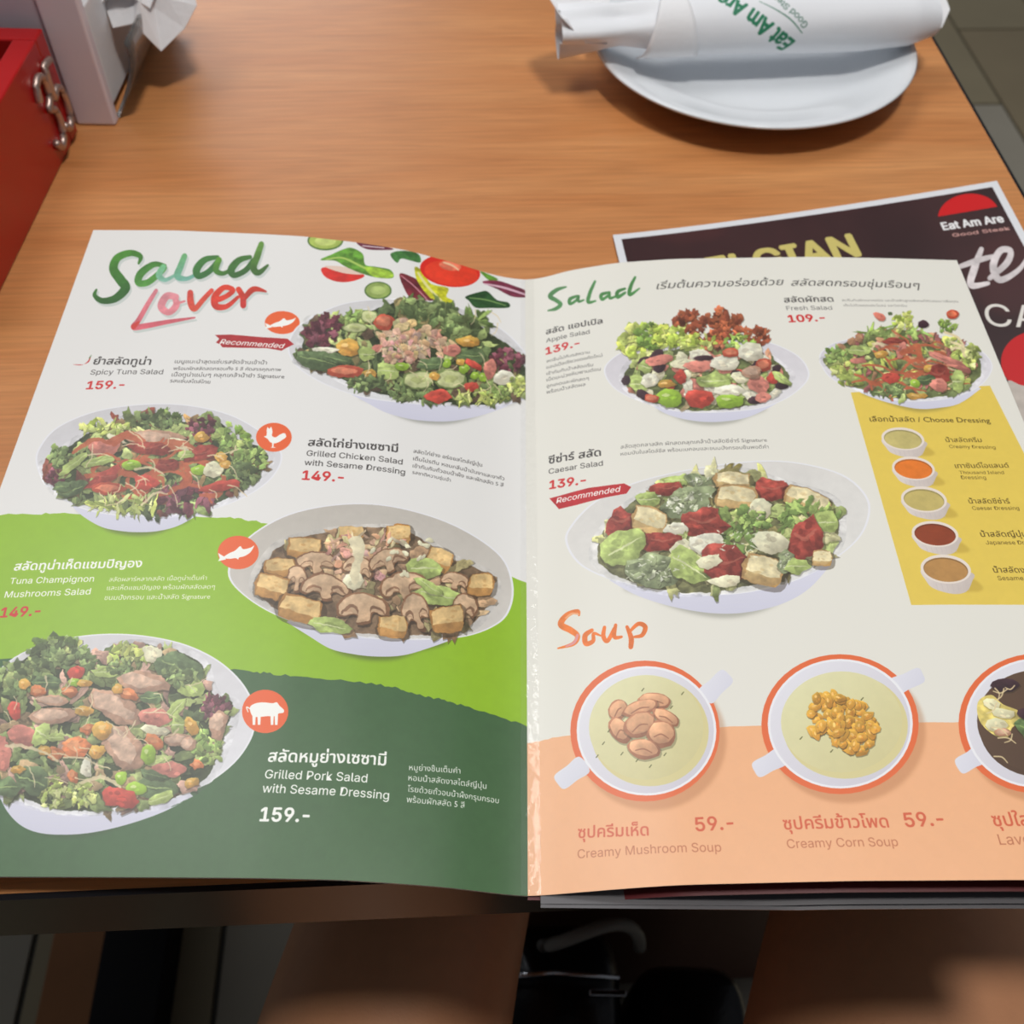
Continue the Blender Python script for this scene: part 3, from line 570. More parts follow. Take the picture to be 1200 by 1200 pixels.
    items(cv, [('fd', 660, 110, 90, 34), ('fl', 430, 145, 100, 34), ('fd', 260, 260, 60, 50), ('fm', 960, 190, 70, 60), ('fm', 1040, 270, 60, 60), ('fd', 1000, 340, 70, 50), ('bu', 830, 140, 60, 40), ('bu', 780, 440, 130, 56), ('bu', 230, 345, 40, 40),
               ('ch', 480, 190, 40, 12, .5), ('me', 640, 190, 120, 32), ('ch', 740, 215, 60, 26, .2), ('pk', 430, 225, 70, 34)]
          + [('sr', RNG.uniform(390, 880), RNG.uniform(200, 420), RNG.uniform(30, 90), RNG.uniform(10, 22), RNG.choice((0.1, -.2, .6, 2.5, 2.9))) for _ in range(30)]
          + [('ba', 620, 230, 90, 28, .1), ('ba', 430, 350, 80, 30, -.5), ('ba', 690, 300, 56, 26), ('ba', 830, 250, 70, 30, -.3), ('sr', 740, 350, 60, 22, 2.1), ('sr', 540, 380, 70, 22, .9), ('sr', 440, 300, 60, 20, -.4), ('rd', 600, 372, 56, 32), ('rd', 915, 388, 88, 22, -.2),
             ('to', 450, 395, 70, 26), ('be', 820, 320, 32, 20), ('be', 545, 300, 40, 22), ('co', 835, 185, 34, 24), ('co', 910, 270, 26, 24), ('co', 930, 300, 24, 20), ('ch', 880, 320, 40, 34), ('ll', 770, 255, 34, 18), ('ll', 310, 290, 76, 18, 2.5), ('ll', 410, 285, 70, 18, -.2),
             ('fl', 500, 465, 150, 30), ('lf', 300, 400, 60, 30, -.4), ('lf', 255, 390, 36, 22), ('st', 640, 440, 60, 8, -.4), ('st', 620, 330, 60, 10, .2)]
          + [('st', RNG.uniform(300, 1000), RNG.uniform(180, 450), RNG.uniform(20, 50), 5, RNG.uniform(0, 3.1)) for _ in range(26)])
    finish(cv, grow(REG))
    badge(cv, 1133, 185, 74, 60, 'hen')
    # ---- mushroom and tuna salad
    cv.tf = (250, 580, 3.158)
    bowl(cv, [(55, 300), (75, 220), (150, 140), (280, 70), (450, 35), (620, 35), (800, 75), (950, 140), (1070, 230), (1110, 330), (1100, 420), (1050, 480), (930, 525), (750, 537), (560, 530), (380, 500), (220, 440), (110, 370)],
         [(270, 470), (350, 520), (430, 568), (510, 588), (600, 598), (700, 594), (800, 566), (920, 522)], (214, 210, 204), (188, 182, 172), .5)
    REG = [(160, 330), (200, 240), (280, 170), (470, 130), (700, 130), (860, 220), (1010, 290), (1030, 370), (960, 480), (850, 516), (700, 520), (520, 512), (340, 470), (200, 400)]; cv.greens(REG, 90, 46, [(186, 146, 104), (176, 136, 96), (150, 116, 80), (164, 150, 96)], .3)
    items(cv, [('cr', 510, 138, 56, 28), ('cr', 335, 192, 70, 42, .1), ('cr', 686, 145, 50, 42), ('cr', 835, 235, 52, 46, .4), ('cr', 248, 265, 64, 38), ('mu', 385, 252, 78, 46), ('tu', 560, 190, 150, 44), ('tu', 550, 270, 90, 70), ('mu', 540, 275, 62, 50, .3), ('mu', 648, 245, 74, 46, -.3),
               ('mu', 310, 310, 40, 50), ('cr', 215, 338, 64, 52, .3), ('mu', 418, 345, 92, 56, .1), ('ch', 520, 318, 34, 34), ('ll', 780, 268, 62, 40), ('mu', 706, 340, 92, 58, -.2), ('mu', 895, 320, 56, 36, .3), ('ll', 830, 372, 80, 38, .2), ('ll', 800, 340, 60, 20, .6),
               ('mu', 555, 422, 98, 62, .05), ('mu', 752, 436, 52, 78, -.3), ('mu', 930, 420, 50, 60, .3), ('cr', 320, 420, 86, 56, .3), ('ll', 432, 482, 78, 32, .15), ('cr', 664, 486, 58, 44, .02), ('cr', 990, 330, 48, 48, .1), ('cr', 866, 458, 66, 56, -.1)]
          + [('ch', RNG.uniform(450, 800), RNG.uniform(160, 300), 14, 8, RNG.uniform(0, 3)) for _ in range(14)])
    cv.spl([(500, 165), (540, 150), (560, 190), (552, 250), (530, 330), (505, 300), (525, 240), (515, 200)], (222, 210, 168), tex=.08)
    finish(cv, grow(REG))
    badge(cv, 92, 213, 76, 62, 'fish')
    # ---- pork salad
    cv.tf = (0, 730, 3.53)
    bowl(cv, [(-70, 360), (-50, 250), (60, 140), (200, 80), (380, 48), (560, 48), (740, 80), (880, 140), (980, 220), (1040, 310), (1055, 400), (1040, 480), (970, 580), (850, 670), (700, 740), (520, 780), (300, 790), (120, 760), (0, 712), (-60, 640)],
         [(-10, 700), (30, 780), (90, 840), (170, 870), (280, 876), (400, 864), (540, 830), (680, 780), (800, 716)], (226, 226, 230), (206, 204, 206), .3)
    REG = [(-50, 400), (0, 250), (80, 160), (240, 90), (380, 135), (450, 105), (560, 88), (720, 112), (830, 170), (880, 290), (960, 330), (930, 480), (850, 640), (700, 735), (560, 758), (300, 773), (100, 728), (-50, 650)]; cv.greens(REG, 330, 48, [DG, MG, MG, LG, (150, 124, 84), (170, 130, 110)])
    items(cv, [('fd', 240, 130, 120, 66), ('fd', 70, 230, 90, 70), ('fd', 330, 160, 60, 60), ('fl', 540, 130, 90, 44), ('ch', 630, 130, 44, 36, .6), ('lf', 740, 190, 96, 70, .5), ('ll', 780, 250, 60, 50, .8), ('fd', 735, 220, 70, 40), ('ll', 440, 200, 54, 26), ('rd', 318, 204, 40, 26),
               ('lf', 195, 245, 60, 30), ('fd', 500, 180, 60, 30), ('me', 590, 245, 112, 44, .1), ('bu', 880, 340, 70, 44), ('me', 905, 420, 36, 60), ('me', 480, 350, 130, 56, .5), ('me', 220, 380, 100, 36, -.1), ('pk', 90, 470, 70, 44, .3), ('pk', 10, 540, 36, 80), ('me', 220, 320, 70, 22),
               ('pk', 645, 390, 68, 36, .1), ('lf', 625, 312, 56, 24), ('ll', 735, 350, 50, 28, -.8), ('ll', 735, 420, 30, 50), ('me', 520, 520, 110, 74, .9), ('ch', 640, 440, 60, 20, .1), ('me', 740, 480, 60, 30), ('fm', 860, 520, 56, 70), ('pk', 700, 608, 72, 36, -.1),
               ('co', 350, 362, 44, 24), ('or', 360, 436, 30, 24), ('co', 430, 440, 46, 42, .3), ('or', 310, 515, 66, 52, -.2), ('co', 400, 530, 40, 28), ('or', 225, 540, 32, 30), ('co', 180, 526, 30, 26), ('or', 160, 280, 36, 26), ('co', 98, 255, 28, 24), ('rd', 60, 360, 26, 40),
               ('or', 285, 285, 40, 24), ('be', 310, 244, 24, 20), ('co', 350, 250, 36, 18), ('or', 525, 290, 44, 26, .4), ('co', 480, 270, 26, 22), ('or', 640, 490, 46, 30, .5), ('co', 790, 425, 26, 38, -.5), ('me', 780, 500, 36, 28), ('be', 618, 545, 30, 42, .1), ('or', 815, 586, 26, 22), ('co', 792, 662, 32, 22, -.2),
               ('lf', 640, 680, 90, 50, .2), ('be', 562, 682, 42, 28), ('be', 500, 640, 24, 26), ('ll', 660, 726, 56, 22, -.3), ('rd', 500, 722, 70, 50, .2), ('fl', 330, 712, 60, 48), ('fl', 215, 700, 60, 60), ('lf', 130, 650, 76, 60, .4), ('lf', 30, 680, 60, 40), ('or', 304, 634, 22, 34, -.4), ('co', 80, 605, 30, 20),
               ('ll', 170, 460, 34, 50, .6), ('ll', 230, 475, 40, 20), ('wh', 360, 600, 26, 44), ('st', 130, 540, 110, 12, .3), ('st', 360, 580, 100, 8, .2), ('st', 420, 668, 80, 16, .05), ('lf', 640, 630, 60, 20, .3)]
          + [('st', RNG.uniform(0, 860), RNG.uniform(200, 700), RNG.uniform(20, 50), 5, RNG.uniform(0, 3.1)) for _ in range(24)])
    finish(cv, grow(REG))
    badge(cv, 1097, 366, 96, 90, 'pig')
    cv.tf = (80, 260, 4)
    cv.poly([(688, 530), (760, 528), (900, 540), (1028, 548), (1058, 574), (1020, 592), (1000, 604), (930, 592), (800, 590), (722, 588), (712, 574), (692, 566), (708, 548)], (172, 42, 46), tex=.06)
    lay_text(cv, 'L')
    return cv

def paint_right():
    cv = Canvas(PW['R'], PH, 6.6, lambda p: on_page('R', p), (228, 226, 216))
    q = spline([(600, 874), (625, 870), (668, 862), (760, 857), (843, 852), (960, 849.5), (1076, 847), (1200, 845), (1440, 843)], closed=False, n=8)
    q = q+np.stack([np.zeros(len(q)), (NR.rand(len(q))-.5)*1.6], 1)
    cv.poly(np.concatenate([q, [(1500, 1090), (590, 1090)]]), (240, 180, 134), tex=.006)
    cv.tf = (0, 0, 1); cv.poly([(1160, 452), (997, 460), (1068, 709), (1290, 709)], (228, 200, 88), tex=.01)
    # ---- headings
    cv.tf = (610, 300, 3.53)
    for st in ([(188, 128, 6), (150, 140, 13), (122, 166, 15), (148, 184, 14), (166, 200, 13), (146, 218, 12), (114, 226, 5)], [(235, 165, 8), (205, 178, 12), (205, 198, 10), (232, 182, 9), (240, 166, 9)], [(240, 168, 9), (240, 188, 9), (262, 182, 6)],
               [(308, 105, 8), (288, 150, 12), (280, 190, 12), (310, 186, 6)], [(368, 150, 8), (335, 160, 12), (338, 180, 10), (362, 164, 9)], [(368, 152, 9), (370, 174, 10), (396, 166, 6)],
               [(432, 135, 8), (402, 148, 12), (402, 170, 12), (432, 152, 9)], [(474, 88, 8), (456, 125, 12), (452, 160, 12), (492, 134, 5)]):
        st = [(a, b, c*1.25) for a, b, c in st]; cv.stroke(st, (64, 122, 60), grad=((84, 148, 84), .4), tex=.1)
    cv.tf = (620, 700, 4.615)
    for st, c in (([(270, 96, 12), (262, 74, 20), (205, 96, 28), (172, 146, 34), (225, 178, 34), (262, 210, 28), (238, 252, 22), (156, 276, 8)], (232, 122, 44)), ([(340, 178, 20), (304, 206, 28), (308, 250, 28), (346, 236, 22), (350, 196, 18), (388, 208, 8)], (232, 118, 40)),
                  ([(408, 162, 18), (402, 210, 24), (424, 236, 22), (462, 170, 22)], (234, 116, 34)), ([(468, 150, 18), (462, 214, 22), (500, 214, 14)], (234, 116, 34)), ([(530, 160, 18), (552, 220, 28), (550, 268, 26)], (230, 112, 34)), ([(540, 190, 14), (590, 144, 22), (628, 160, 26), (612, 204, 22), (570, 214, 14)], (234, 116, 34))):
        cv.stroke(st, c, tex=.08)
    cv.stroke([(268, 92, 8), (232, 88, 10), (198, 112, 8)], (240, 170, 120)); cv.stroke([(262, 205, 16), (244, 244, 14), (200, 266, 8)], (226, 150, 150))
    # ---- apple salad
    cv.tf = (610, 300, 3.53)
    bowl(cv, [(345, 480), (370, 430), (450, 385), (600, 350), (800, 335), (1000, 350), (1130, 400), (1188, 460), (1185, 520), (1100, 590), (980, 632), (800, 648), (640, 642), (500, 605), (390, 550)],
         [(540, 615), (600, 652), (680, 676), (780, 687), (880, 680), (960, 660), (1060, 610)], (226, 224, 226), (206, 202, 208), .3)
    REG = [(430, 520), (460, 440), (560, 395), (800, 375), (950, 385), (1060, 440), (1112, 510), (1000, 600), (800, 636), (640, 630), (500, 590)]; cv.greens(REG, 60, 34, [LG, (196, 170, 120), (200, 120, 90), MG])
    items(cv, [('fl', 500, 370, 90, 90), ('fm', 560, 330, 80, 50), ('fl', 630, 330, 90, 56), ('br', 700, 270, 66, 44), ('br', 850, 280, 70, 60), ('br', 960, 330, 80, 34), ('br', 790, 320, 70, 70), ('fl', 740, 360, 70, 34), ('fm', 900, 360, 70, 30)]
          + [(RNG.choice(('pk', 'wh', 'll', 'ol', 'rd', 'wh', 'ch', 'pk')), RNG.uniform(470, 1060), RNG.uniform(405, 590), RNG.uniform(22, 42), RNG.uniform(16, 28), RNG.uniform(0, 3)) for _ in range(64)]
          + [('pk', 570, 430, 60, 24, -.3), ('wh', 745, 410, 44, 28), ('ch', 680, 445, 60, 22), ('pk', 735, 455, 66, 24), ('wh', 850, 440, 60, 36), ('to', 870, 400, 36, 20), ('wh', 950, 400, 56, 40), ('to', 1005, 450, 34, 28), ('ol', 1060, 468, 20, 18), ('ol', 1078, 538, 26, 16), ('ll', 1080, 505, 46, 18, .6),
             ('pk', 985, 530, 44, 40, .9), ('me', 960, 480, 40, 28), ('be', 590, 590, 0.1, 0.1), ('ll', 800, 515, 66, 34), ('wh', 860, 555, 60, 22), ('be', 615, 588, 56, 40), ('rd', 745, 592, 66, 42), ('be', 865, 600, 56, 30), ('ol', 970, 595, 34, 18), ('pk', 1000, 585, 30, 22), ('ll', 490, 530, 46, 40), ('wh', 535, 510, 40, 30),
             ('ol', 438, 515, 20, 20), ('ol', 510, 575, 34, 20, .5), ('to', 545, 590, 30, 18), ('ol', 755, 422, 40, 12), ('rd', 660, 500, 26, 30), ('co', 600, 530, 40, 16)])
    finish(cv, grow(REG))
    # ---- fresh salad
    cv.tf = (900, 300, 4)
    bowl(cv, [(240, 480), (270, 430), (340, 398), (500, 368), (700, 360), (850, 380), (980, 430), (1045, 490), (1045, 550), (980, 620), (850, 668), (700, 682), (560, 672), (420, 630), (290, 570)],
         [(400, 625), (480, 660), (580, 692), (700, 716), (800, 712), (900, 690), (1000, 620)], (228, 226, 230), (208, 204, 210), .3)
    REG = [(265, 500), (300, 460), (360, 410), (500, 360), (660, 350), (860, 400), (960, 440), (1000, 520), (960, 600), (840, 655), (640, 668), (480, 640), (380, 600)]; cv.greens(REG, 170, 34, [LG, MG, (170, 120, 80), (150, 80, 76), YG])
    items(cv, [('fm', 600, 360, 150, 26), ('fl', 380, 540, 76, 66), ('fm', 330, 460, 66, 36), ('fl', 930, 470, 66, 60), ('fl', 870, 410, 40, 26), ('ll', 430, 440, 60, 24), ('me', 590, 420, 70, 26), ('ba', 600, 400, 60, 20)]
          + [(RNG.choice(('sr', 'st', 'sr')), RNG.uniform(450, 920), RNG.uniform(400, 640), RNG.uniform(30, 80), RNG.uniform(6, 13), RNG.uniform(-.4, 1.0)) for _ in range(44)]
          + [('pk', 625, 440, 18, 44, .3), ('co', 530, 462, 34, 18), ('sr', 670, 475, 44, 28, .5), ('rd', 572, 568, 42, 26), ('co', 770, 532, 44, 20), ('pk', 860, 500, 110, 20, .45), ('ba', 800, 560, 56, 50), ('lf', 740, 580, 50, 24), ('pk', 800, 605, 40, 34), ('be', 690, 595, 26, 16, .5), ('ll', 890, 590, 30, 54), ('co', 700, 655, 50, 14), ('pk', 420, 490, 40, 14), ('fd', 560, 630, 80, 24),
             ('pk', 522, 284, 30, 18, .5), ('fl', 635, 305, 46, 46), ('ol', 728, 320, 26, 20), ('fm', 835, 328, 52, 26), ('to', 866, 273, 30, 22), ('lf', 572, 270, 10, 8)])
    finish(cv, grow(REG))
    # ---- caesar salad
    cv.tf = (620, 500, 2.857)
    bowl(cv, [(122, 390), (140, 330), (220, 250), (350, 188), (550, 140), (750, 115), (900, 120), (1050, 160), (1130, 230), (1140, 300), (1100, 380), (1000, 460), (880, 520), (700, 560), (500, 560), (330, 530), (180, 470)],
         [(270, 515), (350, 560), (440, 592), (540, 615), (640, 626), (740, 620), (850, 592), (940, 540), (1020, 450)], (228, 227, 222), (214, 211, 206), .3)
    REG = [(230, 440), (260, 340), (380, 230), (520, 170), (700, 150), (850, 190), (1000, 240), (1035, 320), (1010, 420), (880, 500), (640, 550), (470, 552), (310, 510)]; cv.greens(REG, 90, 44, [(180, 180, 110), (200, 190, 130), LG, (120, 110, 60)])
    items(cv, [('ll', 500, 180, 60, 18), ('lg', 570, 180, 56, 20, .2), ('cw', 680, 180, 66, 32, .1), ('ba', 465, 210, 66, 24), ('ba', 815, 212, 62, 36, .1), ('cw', 930, 245, 84, 40, .4), ('ll', 400, 245, 40, 30), ('cw', 690, 235, 72, 44, .1), ('lg', 525, 255, 96, 46, -.4), ('fm', 920, 300, 110, 40), ('ll', 985, 320, 50, 40),
               ('ba', 310, 325, 50, 50), ('cw', 405, 315, 62, 48, .3), ('ch', 770, 275, 42, 42, .4), ('fm', 700, 350, 70, 80), ('fm', 760, 310, 50, 30), ('ba', 582, 322, 78, 50, .1), ('wh', 490, 340, 40, 24), ('ba', 450, 385, 70, 32), ('ll', 320, 400, 80, 56, -.5), ('ch', 520, 410, 46, 34), ('wh', 600, 390, 60, 40),
               ('lg', 420, 480, 110, 56, .1), ('ll', 540, 470, 80, 54, .6), ('ba', 660, 460, 90, 56, .5), ('ch', 600, 450, 40, 26), ('ba', 925, 380, 56, 80, .3), ('ch', 810, 385, 56, 42), ('cw', 785, 480, 72, 54, .3), ('lg', 860, 450, 30, 40), ('cw', 980, 440, 36, 30), ('ll', 900, 470, 44, 26), ('ch', 660, 520, 60, 22)])
    for x0, y0, rx, ry in ((525, 255, 84, 34), (420, 480, 96, 44), (700, 390, 60, 50)):
        for _ in range(26):
            x, y = x0+RNG.uniform(-rx, rx), y0+RNG.uniform(-ry, ry); cv.stroke([(x, y, 4), (x+RNG.uniform(-14, 14), y+RNG.uniform(-8, 8), 4)], (226, 228, 200), alpha=.8)
    finish(cv, grow(REG))
    # ---- dressings
    cv.tf = (1000, 460, 4.615)
    for x, y, rx, ry, c, c2 in ((268, 250, 112, 56, (198, 184, 116), 84), (325, 410, 112, 58, (226, 122, 40), 84), (382, 578, 120, 64, (198, 180, 108), 90), (442, 765, 122, 64, (146, 66, 36), 92), (500, 955, 132, 72, (184, 138, 80), 110)):
        cv.spl([(x+rx*.2, y+c2*1.02), (x+rx*1.3, y+c2*1.1), (x+rx*1.5, y+c2*.85), (x+rx*.9, y+c2*.4)], (176, 146, 56), alpha=.45, blur=3)
        cv.spl([(x-rx, y), (x-rx*.82, y+c2*.55), (x-rx*.5, y+c2*.95), (x+rx*.3, y+c2*1.22), (x+rx*.85, y+c2*1.1), (x+rx*1.08, y+c2*.6), (x+rx*1.1, y+ry*.3), (x, y-ry*.2)], (222, 212, 206), grad=((196, 184, 176), .2), tex=.02)
        for i in range(7): cv.stroke([(x-rx*.4+i*rx*.22, y+ry+8, 3), (x-rx*.3+i*rx*.21, y+c2*1.08, 3)], (196, 186, 184), alpha=.6)
        cv.ell(x, y, rx*1.04, ry*1.08, (232, 220, 208), ang=.12); cv.ell(x, y+3, rx*.92, ry*.9, tuple(v*.8 for v in c), ang=.12); cv.ell(x, y+7, rx*.89, ry*.84, c, ang=.12, tex=.05)
    # ---- soups
    def soup(ring, bowl_, top, hand, c_in, c_rim):
        x, y, rx, ry = ring; cv.ell(x+rx*.09, y+ry*.13, rx, ry, (170, 110, 70), alpha=.4, blur=4)
        cv.ell(x, y, rx, ry, (228, 108, 58)); 
        for h in hand:
            (ax, ay), (bx, by), w = h; d = np.array([bx-ax, by-ay], float); d /= np.hypot(*d); n_ = np.array([-d[1], d[0]])*w/2
            a, b = np.array([ax, ay]), np.array([bx, by]); cv.spl([a+n_, (a+b)/2+n_, b+n_*.95, b+d*w*.14, b-n_*.95, (a+b)/2-n_, a-n_], (228, 228, 236), grad=((210, 210, 222), .6))
        x, y, rx, ry = bowl_; cv.ell(x, y, rx, ry, (236, 236, 240)); cv.ell(x, y, rx*.965, ry*.965, (230, 230, 236), grad=((204, 200, 210), .9))
        x, y, rx, ry = top; cv.ell(x+rx*.04, y+ry*.05, rx*1.01, ry*1.01, c_rim); cv.ell(x-rx*.02, y-ry*.03, rx*.98, ry*.97, c_in, grad=(tuple(v*.96 for v in c_rim), .9), tex=.01)
    cv.tf = (620, 700, 4.615)
    soup((627, 723, 404, 381), (635, 722, 378, 350), (640, 712, 316, 292), [((950, 540), (1070, 425), 96), ((300, 900), (165, 1000), 96)], (226, 224, 180), (214, 204, 148))
    for it in [('mu', 680, 560, 90, 44, .1), ('mu', 480, 610, 60, 50, -.9), ('mu', 600, 600, 100, 44, -.3), ('mu', 740, 650, 80, 40, .5), ('mu', 490, 720, 50, 80, -.6), ('mu', 600, 690, 90, 70, -.4), ('mu', 715, 740, 80, 76, .2), ('mu', 620, 820, 90, 56, .2)]:
        k, x, y, a, b, t = it; cv.blob(x, y, a, b, (168, 110, 78), t, .06, 18, .4, .12, .2); cv.blob(x, y-b*.12, a*.86, b*.78, (214, 156, 116), t, .06, 16, 0, .12, .2); cv.stroke([(x-a*.5*math.cos(t), y-a*.5*math.sin(t)+b*.3, 6), (x, y, 8), (x+a*.5*math.cos(t), y+a*.5*math.sin(t)+b*.2, 6)], (150, 96, 68), alpha=.8)
    for x, y in ((615, 500), (770, 595), (432, 722), (402, 790), (368, 860), (502, 846), (584, 882), (656, 914), (830, 520), (735, 850)): cv.stroke([(x-5, y+6, 6), (x+6, y-8, 5)], (104, 104, 60))
    cv.tf = (870, 740, 3.636)
    soup((416, 395, 335, 298), (417, 393, 309, 276), (428, 392, 264, 222), [((640, 240), (760, 185), 70), ((170, 530), (60, 590), 74)], (228, 226, 182), (216, 206, 150))
    for _ in range(105):
        t, r = RNG.uniform(0, 6.28), RNG.random()**.6; items(cv, [('co', 430+160*r*math.cos(t), 392+118*r*math.sin(t)+r*math.cos(t)*40, RNG.uniform(18, 34), RNG.uniform(15, 26), RNG.uniform(0, 3))])
    for x, y in ((510, 288), (250, 455), (530, 502), (380, 510)): cv.stroke([(x-4, y+4, 5), (x+5, y-6, 4)], (104, 104, 60))
    soup((1256, 392, 335, 298), (1257, 390, 309, 276), (1262, 386, 262, 222), [((1480, 240), (1600, 185), 70), ((1020, 520), (925, 575), 74)], (98, 74, 56), (84, 62, 46))
    cv.spl([(1004, 300), (1060, 270), (1110, 310), (1180, 340), (1190, 380), (1150, 410), (1130, 450), (1070, 440), (1010, 380)], (226, 206, 116), tex=.2)
    items(cv, [('ch', 1060, 310, 44, 24, .4), ('ch', 1110, 350, 56, 24, .2), ('ch', 1080, 400, 50, 30), ('me', 1110, 430, 36, 18), ('lf', 1250, 430, 90, 50, .4), ('ol', 1120, 230, 60, 30), ('ch', 1300, 300, 70, 36), ('ol', 1380, 400, 60, 36), ('ol', 1230, 350, 60, 30), ('ch', 1330, 470, 70, 40)]
          + [('st', RNG.uniform(1060, 1440), RNG.uniform(200, 560), RNG.uniform(20, 46), 6, RNG.uniform(0, 3.1)) for _ in range(24)])
    cv.tf = (620, 500, 2.857)
    cv.poly([(68, 240), (100, 232), (200, 205), (318, 190), (342, 202), (326, 224), (250, 238), (160, 262), (100, 276), (88, 262)], (188, 38, 44), tex=.06)
    lay_text(cv, 'R')
    return cv

# ------------------------------------------------------------------ materials in use
M = {}
M['wood'] = wood_mat()
M['edge'] = mat('black_edge_band', (20, 21, 26), 0.3)
M['steel_black'] = mat('black_steel', (18, 18, 20), 0.75, spec=.2)
M['dark_panel'] = mat('dark_brown_laminate', (92, 60, 48), 0.5, noise=.15, nscale=12)
M['paper_back'] = mat('coated_paper', (214, 208, 196), 0.4)
M['maroon'] = mat('maroon_print', (92, 26, 30), 0.35, noise=.1)
def film_mat():
    m = bpy.data.materials.new('clear_film'); m.use_nodes = True; N = m.node_tree.nodes; K = m.node_tree.links; N.remove(N['Principled BSDF'])
    t = N.new('ShaderNodeBsdfTransparent'); g = N.new('ShaderNodeBsdfGlossy'); g.inputs['Roughness'].default_value = 0.12; mx = N.new('ShaderNodeMixShader'); mx.inputs[0].default_value = 0.045
    n = N.new('ShaderNodeTexNoise'); n.inputs['Scale'].default_value = 420; b = N.new('ShaderNodeBump'); b.inputs['Strength'].default_value = .3; b.inputs['Distance'].default_value = .001
    tc = N.new('ShaderNodeTexCoord'); K.new(tc.outputs['Object'], n.inputs['Vector']); K.new(n.outputs['Fac'], b.inputs['Height']); K.new(b.outputs[0], g.inputs['Normal'])
    K.new(t.outputs[0], mx.inputs[1]); K.new(g.outputs[0], mx.inputs[2]); K.new(mx.outputs[0], N['Material Output'].inputs['Surface']); return m
M['film'] = film_mat()
M['cover'] = mat('grey_plastic_cover', (104, 102, 104), 0.18, coat=.5)
M['porcelain'] = mat('white_porcelain', (226, 230, 234), 0.12, coat=.4)
M['red'] = mat('red_lacquer', (176, 14, 16), 0.32, coat=.3, noise=.06, nscale=30)
M['hollow'] = mat('dark_inside', (54, 40, 26), 0.7)
M['metal'] = mat('brushed_nickel', (190, 170, 160), 0.42, metal=.85)
M['plastic'] = mat('white_plastic', (226, 220, 230), 0.35)
M['plastic_shade'] = mat('pale_grey_plastic', (200, 196, 206), 0.4)
M['acrylic'] = mat('smoky_clear_acrylic', (206, 204, 202), 0.08, trans=.85, ior=1.3)
M['tissue'] = mat('white_tissue', (234, 234, 236), 0.85, bump=.3, bscale=300)
M['skin'] = mat('tan_skin', (208, 148, 108), 0.5, noise=.06, nscale=120, bump=.15, bscale=900)
M['cloth_dark'] = mat('dark_fabric', (36, 38, 46), 0.9, bump=.4, bscale=600)
M['bag'] = mat('black_leather', (18, 19, 24), 0.32, bump=.3, bscale=300, coat=.15)
M['bag_trim'] = mat('grey_piping', (130, 130, 124), 0.5)
M['chrome'] = mat('chrome', (210, 212, 216), 0.15, metal=1.0)
M['grout'] = mat('dark_grout', (66, 64, 58), 0.9)
M['tile'] = [mat('grey_stone_tile', c, 0.45, noise=.14, nscale=7, bump=.1, bscale=60) for c in ((138, 132, 118), (128, 116, 92), (146, 140, 126), (132, 122, 98))]
M['rug'] = mat('beige_tile', (176, 158, 122), 0.5, noise=.12, nscale=9)
M['chair'] = mat('dark_chair_wood', (62, 42, 30), 0.45, noise=.2, nscale=10)

# ------------------------------------------------------------------ the floor of long stone tiles
FZ = -750
v, f = box_vf(-1600, 1900, -900, 3600, FZ-40, FZ-3)
floor = obj('floor', v, f, M['grout'], None, smooth=False); props(floor, 'grey stone tiled floor below the table', None, kind='structure')
LX0, TWD, TLN = -1543.0, 185.0, 560.0
TR_ = math.radians(3.78)
tile_me = []
for k in range(4):
    v, f = box_vf(0, TWD-6, 0, TLN-6, 0, 8); me = bpy.data.meshes.new('tile'); me.from_pydata([(a/1000, b/1000, c/1000) for a, b, c in v], [], f); me.materials.append(M['tile'][k]); tile_me.append(me)
for i in range(-7, 11):
    for j in range(-2, 6):
        x, y = i*TWD+4, j*TLN+((i % 2)*0.5)*TLN+120
        gx, gy = x*math.cos(TR_)-y*math.sin(TR_)+112, x*math.sin(TR_)+y*math.cos(TR_)
        if not (-1250 < gx < 1700 and -850 < gy < 3100): continue
        t = bpy.data.objects.new('tile', tile_me[(i*3+j*5+(i*j) % 2) % 4]); COL.objects.link(t); t.parent = floor
        t.location = W((gx, gy, FZ-6)); t.rotation_euler.z = TR_

# ------------------------------------------------------------------ the table
TC, TS = math.cos(TR_), math.sin(TR_)
def tb(u, w): return (u*TC-w*TS, u*TS+w*TC)     # u runs along the front edge, w away from the diner
TX1, TY0 = 303.16, 111.84
table = empty('table', (*tb(TX1-600, TY0+380), 0), 'oak laminate restaurant table with black edge under the open menu', 'table', rz=TR_)
def tloc(lst): return [(u-(TX1-600), w-(TY0+380), z) for u, w, z in lst]
v, f = box_vf(TX1-1200, TX1-2, TY0+2, TY0+760, -30, 0)
obj('table_top', tloc(v), f, M['wood'], table, smooth=False)
ring = []
for a in ((TX1-1202, TX1, TY0, TY0+2, -36, -0.2), (TX1-1202, TX1, TY0+760, TY0+762, -36, -0.2), (TX1-1202, TX1-1200, TY0+2, TY0+760, -36, -0.2), (TX1-2, TX1, TY0+2, TY0+760, -36, -0.2)): ring.append(box_vf(*a))
v, f = join_vf(ring); obj('edge_band', tloc(v), f, M['edge'], table, smooth=False)
v, f = box_vf(TX1-1150, TX1-60, TY0+22, TY0+710, -62, -30); obj('apron', tloc(v), f, M['steel_black'], table, smooth=False)
v, f = box_vf(TX1-310, TX1-20, TY0+143, TY0+180, FZ, -62); obj('support_panel', tloc(v), f, M['dark_panel'], table, smooth=False, bevel=2)
v, f = box_vf(TX1-662, TX1-600, TY0+30, TY0+680, FZ, FZ+50); obj('foot', tloc(v), f, M['steel_black'], table, smooth=False, bevel=3)
